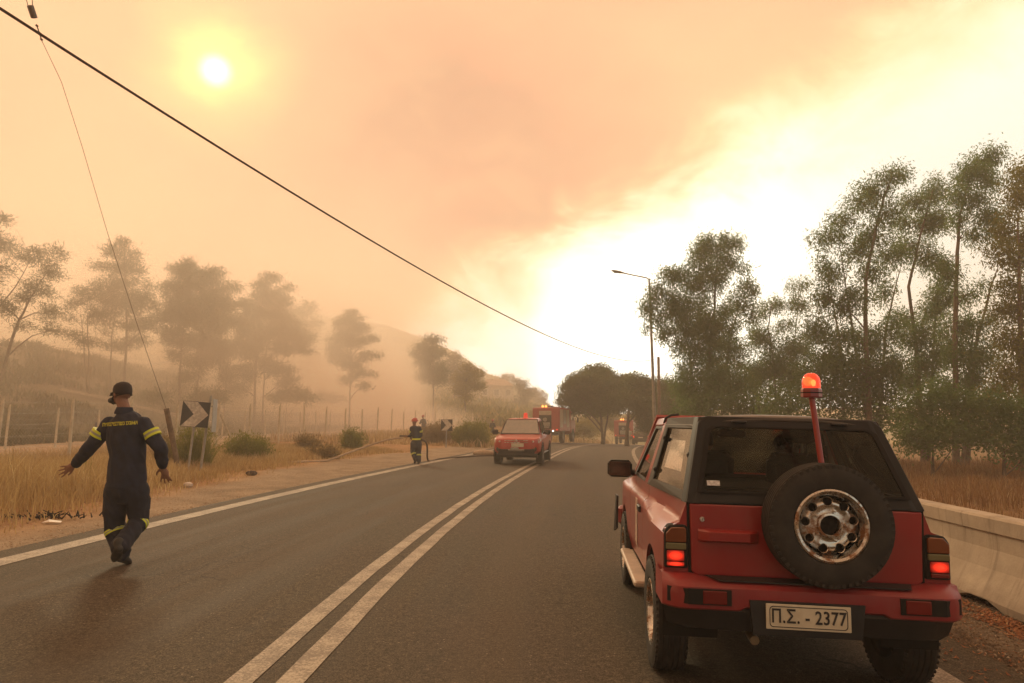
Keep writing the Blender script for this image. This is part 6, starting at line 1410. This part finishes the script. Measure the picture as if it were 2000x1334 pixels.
chips('gravel', 7000, fR, .009, M_PEB, 'loose gravel between the asphalt and the concrete barrier', 'gravel')
chips('gravel', 7000, fL, .008, M_PEBL, 'loose gravel and dirt along the left verge', 'gravel')
def fRl(n): 
    out = []
    for _ in range(n):
        y = random.gauss(5.35, .55); out.append((float(Xc(y)+5.62-abs(random.gauss(0, .16))), y))
    return out
chips('leaf_litter', 1300, fRl, .035, M_LITTER, 'drift of dry orange leaves at the foot of the concrete barrier', 'leaves', curl=True)
chips('leaf_litter', 900, lambda n: [(float(Xc(q)+random.uniform(4.3, 5.7)), q) for q in np.random.uniform(2.8, 8, n)], .022, M_LITTER, 'scattered dry leaves on the right verge', 'leaves', curl=True)
chips('leaf_litter', 1500, lambda n: [(float(Xc(q)-random.uniform(5.2, 7.0)), q) for q in np.random.uniform(5, 12, n)], .03, M_LITTER, 'dry leaves and straw at the edge of the left grass', 'leaves', curl=True)
p = on(112, 9.6); b = MB()
for k in range(46):
    a = random.random()*6.28; x, y = random.gauss(0, .28), random.gauss(0, .09); L = random.uniform(.06, .24); b.tube([(x, y, .02), (x+L*math.cos(a), y+L*math.sin(a)*.5, .03+random.random()*.09)], [.012, .005], 4)
tag(b.build('charred_branch', mat('charred_wood', (.015, .013, .012), .95), loc=p), 'pile of black charred sticks in the grass left of the walking firefighter', 'burnt sticks', kind='stuff')
p = on(120, 9.2); b = MB(); b.add([(-.12, -.04, .02), (.0, -.06, .035), (.13, -.02, .02), (.10, .05, .03), (-.08, .05, .05)], [(0, 1, 2, 3, 4)]); tag(b.build('litter_scrap', mat('litter_white', (.55, .48, .42), .6), loc=p), 'crumpled white scrap beside the charred sticks', 'litter')
p = on(376, 14.2); b = MB(); b.ell((0, 0, .05), (.11, .07, .06), 8, 5); tag(b.build('litter_scrap', MATS['litter_white'], loc=p), 'small pale lump on the verge below the near chevron sign', 'litter')
p = on(497, 17.5); b = MB(); b.ell((0, 0, .06), (.16, .08, .07), 7, 5); tag(b.build('dark_stone', mat('dark_stone', (.07, .05, .04), .9, vary=.3), loc=p), 'dark stone at the edge of the verge below the green broom shrub', 'stone')
p = on(945, 31.5); b = MB(); b.ell((0, 0, .12), (.55, .2, .16), 9, 6); b.ell((.5, .1, .08), (.3, .2, .12), 8, 5); tag(b.build('rolled_hose', M_HOSE, loc=p, smooth=True), 'pale folded hose lying on the verge left of the red pickup', 'hose')
# ------------------------------------------------------------------ air
def vol_box(name, lo, hi, label, build):
    b = MB(); c = [(lo[i]+hi[i])/2 for i in range(3)]; s = [hi[i]-lo[i] for i in range(3)]
    b.box((0, 0, 0), s); m_ = bpy.data.materials.new(name); m_.use_nodes = True; t = NT(m_.node_tree); t.n.clear()
    v = t.node('ShaderNodeVolumePrincipled'); build(t, v)
    t.l.new(v.outputs[0], t.node('ShaderNodeOutputMaterial').inputs['Volume'])
    o = b.build(name, m_, loc=c); o['kind'] = 'stuff'; o['label'] = label; return o
def hz_(t, v):
    v.inputs['Color'].default_value = (1, .93, .84, 1); v.inputs['Density'].default_value = .0034; v.inputs['Anisotropy'].default_value = .3
haze = vol_box('haze', (-214, -40, -9), (214, 238, 46), 'warm smoky haze filling the air over the road', hz_)
def sm_(t, v):
    p = t.node('ShaderNodeNewGeometry').outputs['Position']; x, y, z = t.sep(p)
    n_ = t.noise(t.vm('MULTIPLY', p, (.05, .035, .08)), 1., 4, .6, .4)
    u = t.m('SUBTRACT', t.m('MULTIPLY', y, -.10), x)                                # >0 : left of the view's smoke edge
    f = t.m('MULTIPLY', t.sm(u, -4., 15.), t.sm(y, 30., 52.))
    f = t.m('MULTIPLY', f, t.sm(z, 24., 5., .13, 1.)); f = t.m('MULTIPLY', f, t.sm(y, 150., 110.))
    f = t.m('MULTIPLY', f, t.sm(n_, .30, .66, .15, 1.))
    # bright low smoke rolling off the fire near the fence
    g = t.vm('MULTIPLY', t.vm('SUBTRACT', p, (-20., 84., 4.5)), (1/11., 1/20., 1/9.)); r_ = t.vm('LENGTH', g, out=1)
    g2 = t.m('MULTIPLY', t.sm(r_, 1.1, .2), t.sm(n_, .3, .6, .25, 1.))
    g = t.vm('MULTIPLY', t.vm('SUBTRACT', p, (-9., 74., 1.6)), (1/6., 1/7., 1/2.2)); r_ = t.vm('LENGTH', g, out=1)
    g3 = t.m('MULTIPLY', t.sm(r_, 1.1, .3), t.sm(n_, .3, .6, .4, 1.))
    fv = t.m('MULTIPLY', t.m('MULTIPLY', t.sm(y, 97., 112.), t.sm(y, 154., 140.)), t.m('MULTIPLY', t.sm(x, 11., 0.), t.sm(z, 36., 22.)))
    f = t.m('ADD', f, t.m('MULTIPLY', fv, .42))
    dn = t.m('ADD', t.m('MULTIPLY', f, .044), t.m('ADD', t.m('MULTIPLY', g2, .30), t.m('MULTIPLY', g3, .35)))
    t.put(v.inputs['Density'], dn)
    t.put(v.inputs['Color'], (1, .90, .79, 1)); v.inputs['Anisotropy'].default_value = .4
smoke_ = vol_box('smoke', (-150, 29, -3), (12, 155, 38), 'brown and pink smoke drifting over the bank on the left', sm_)
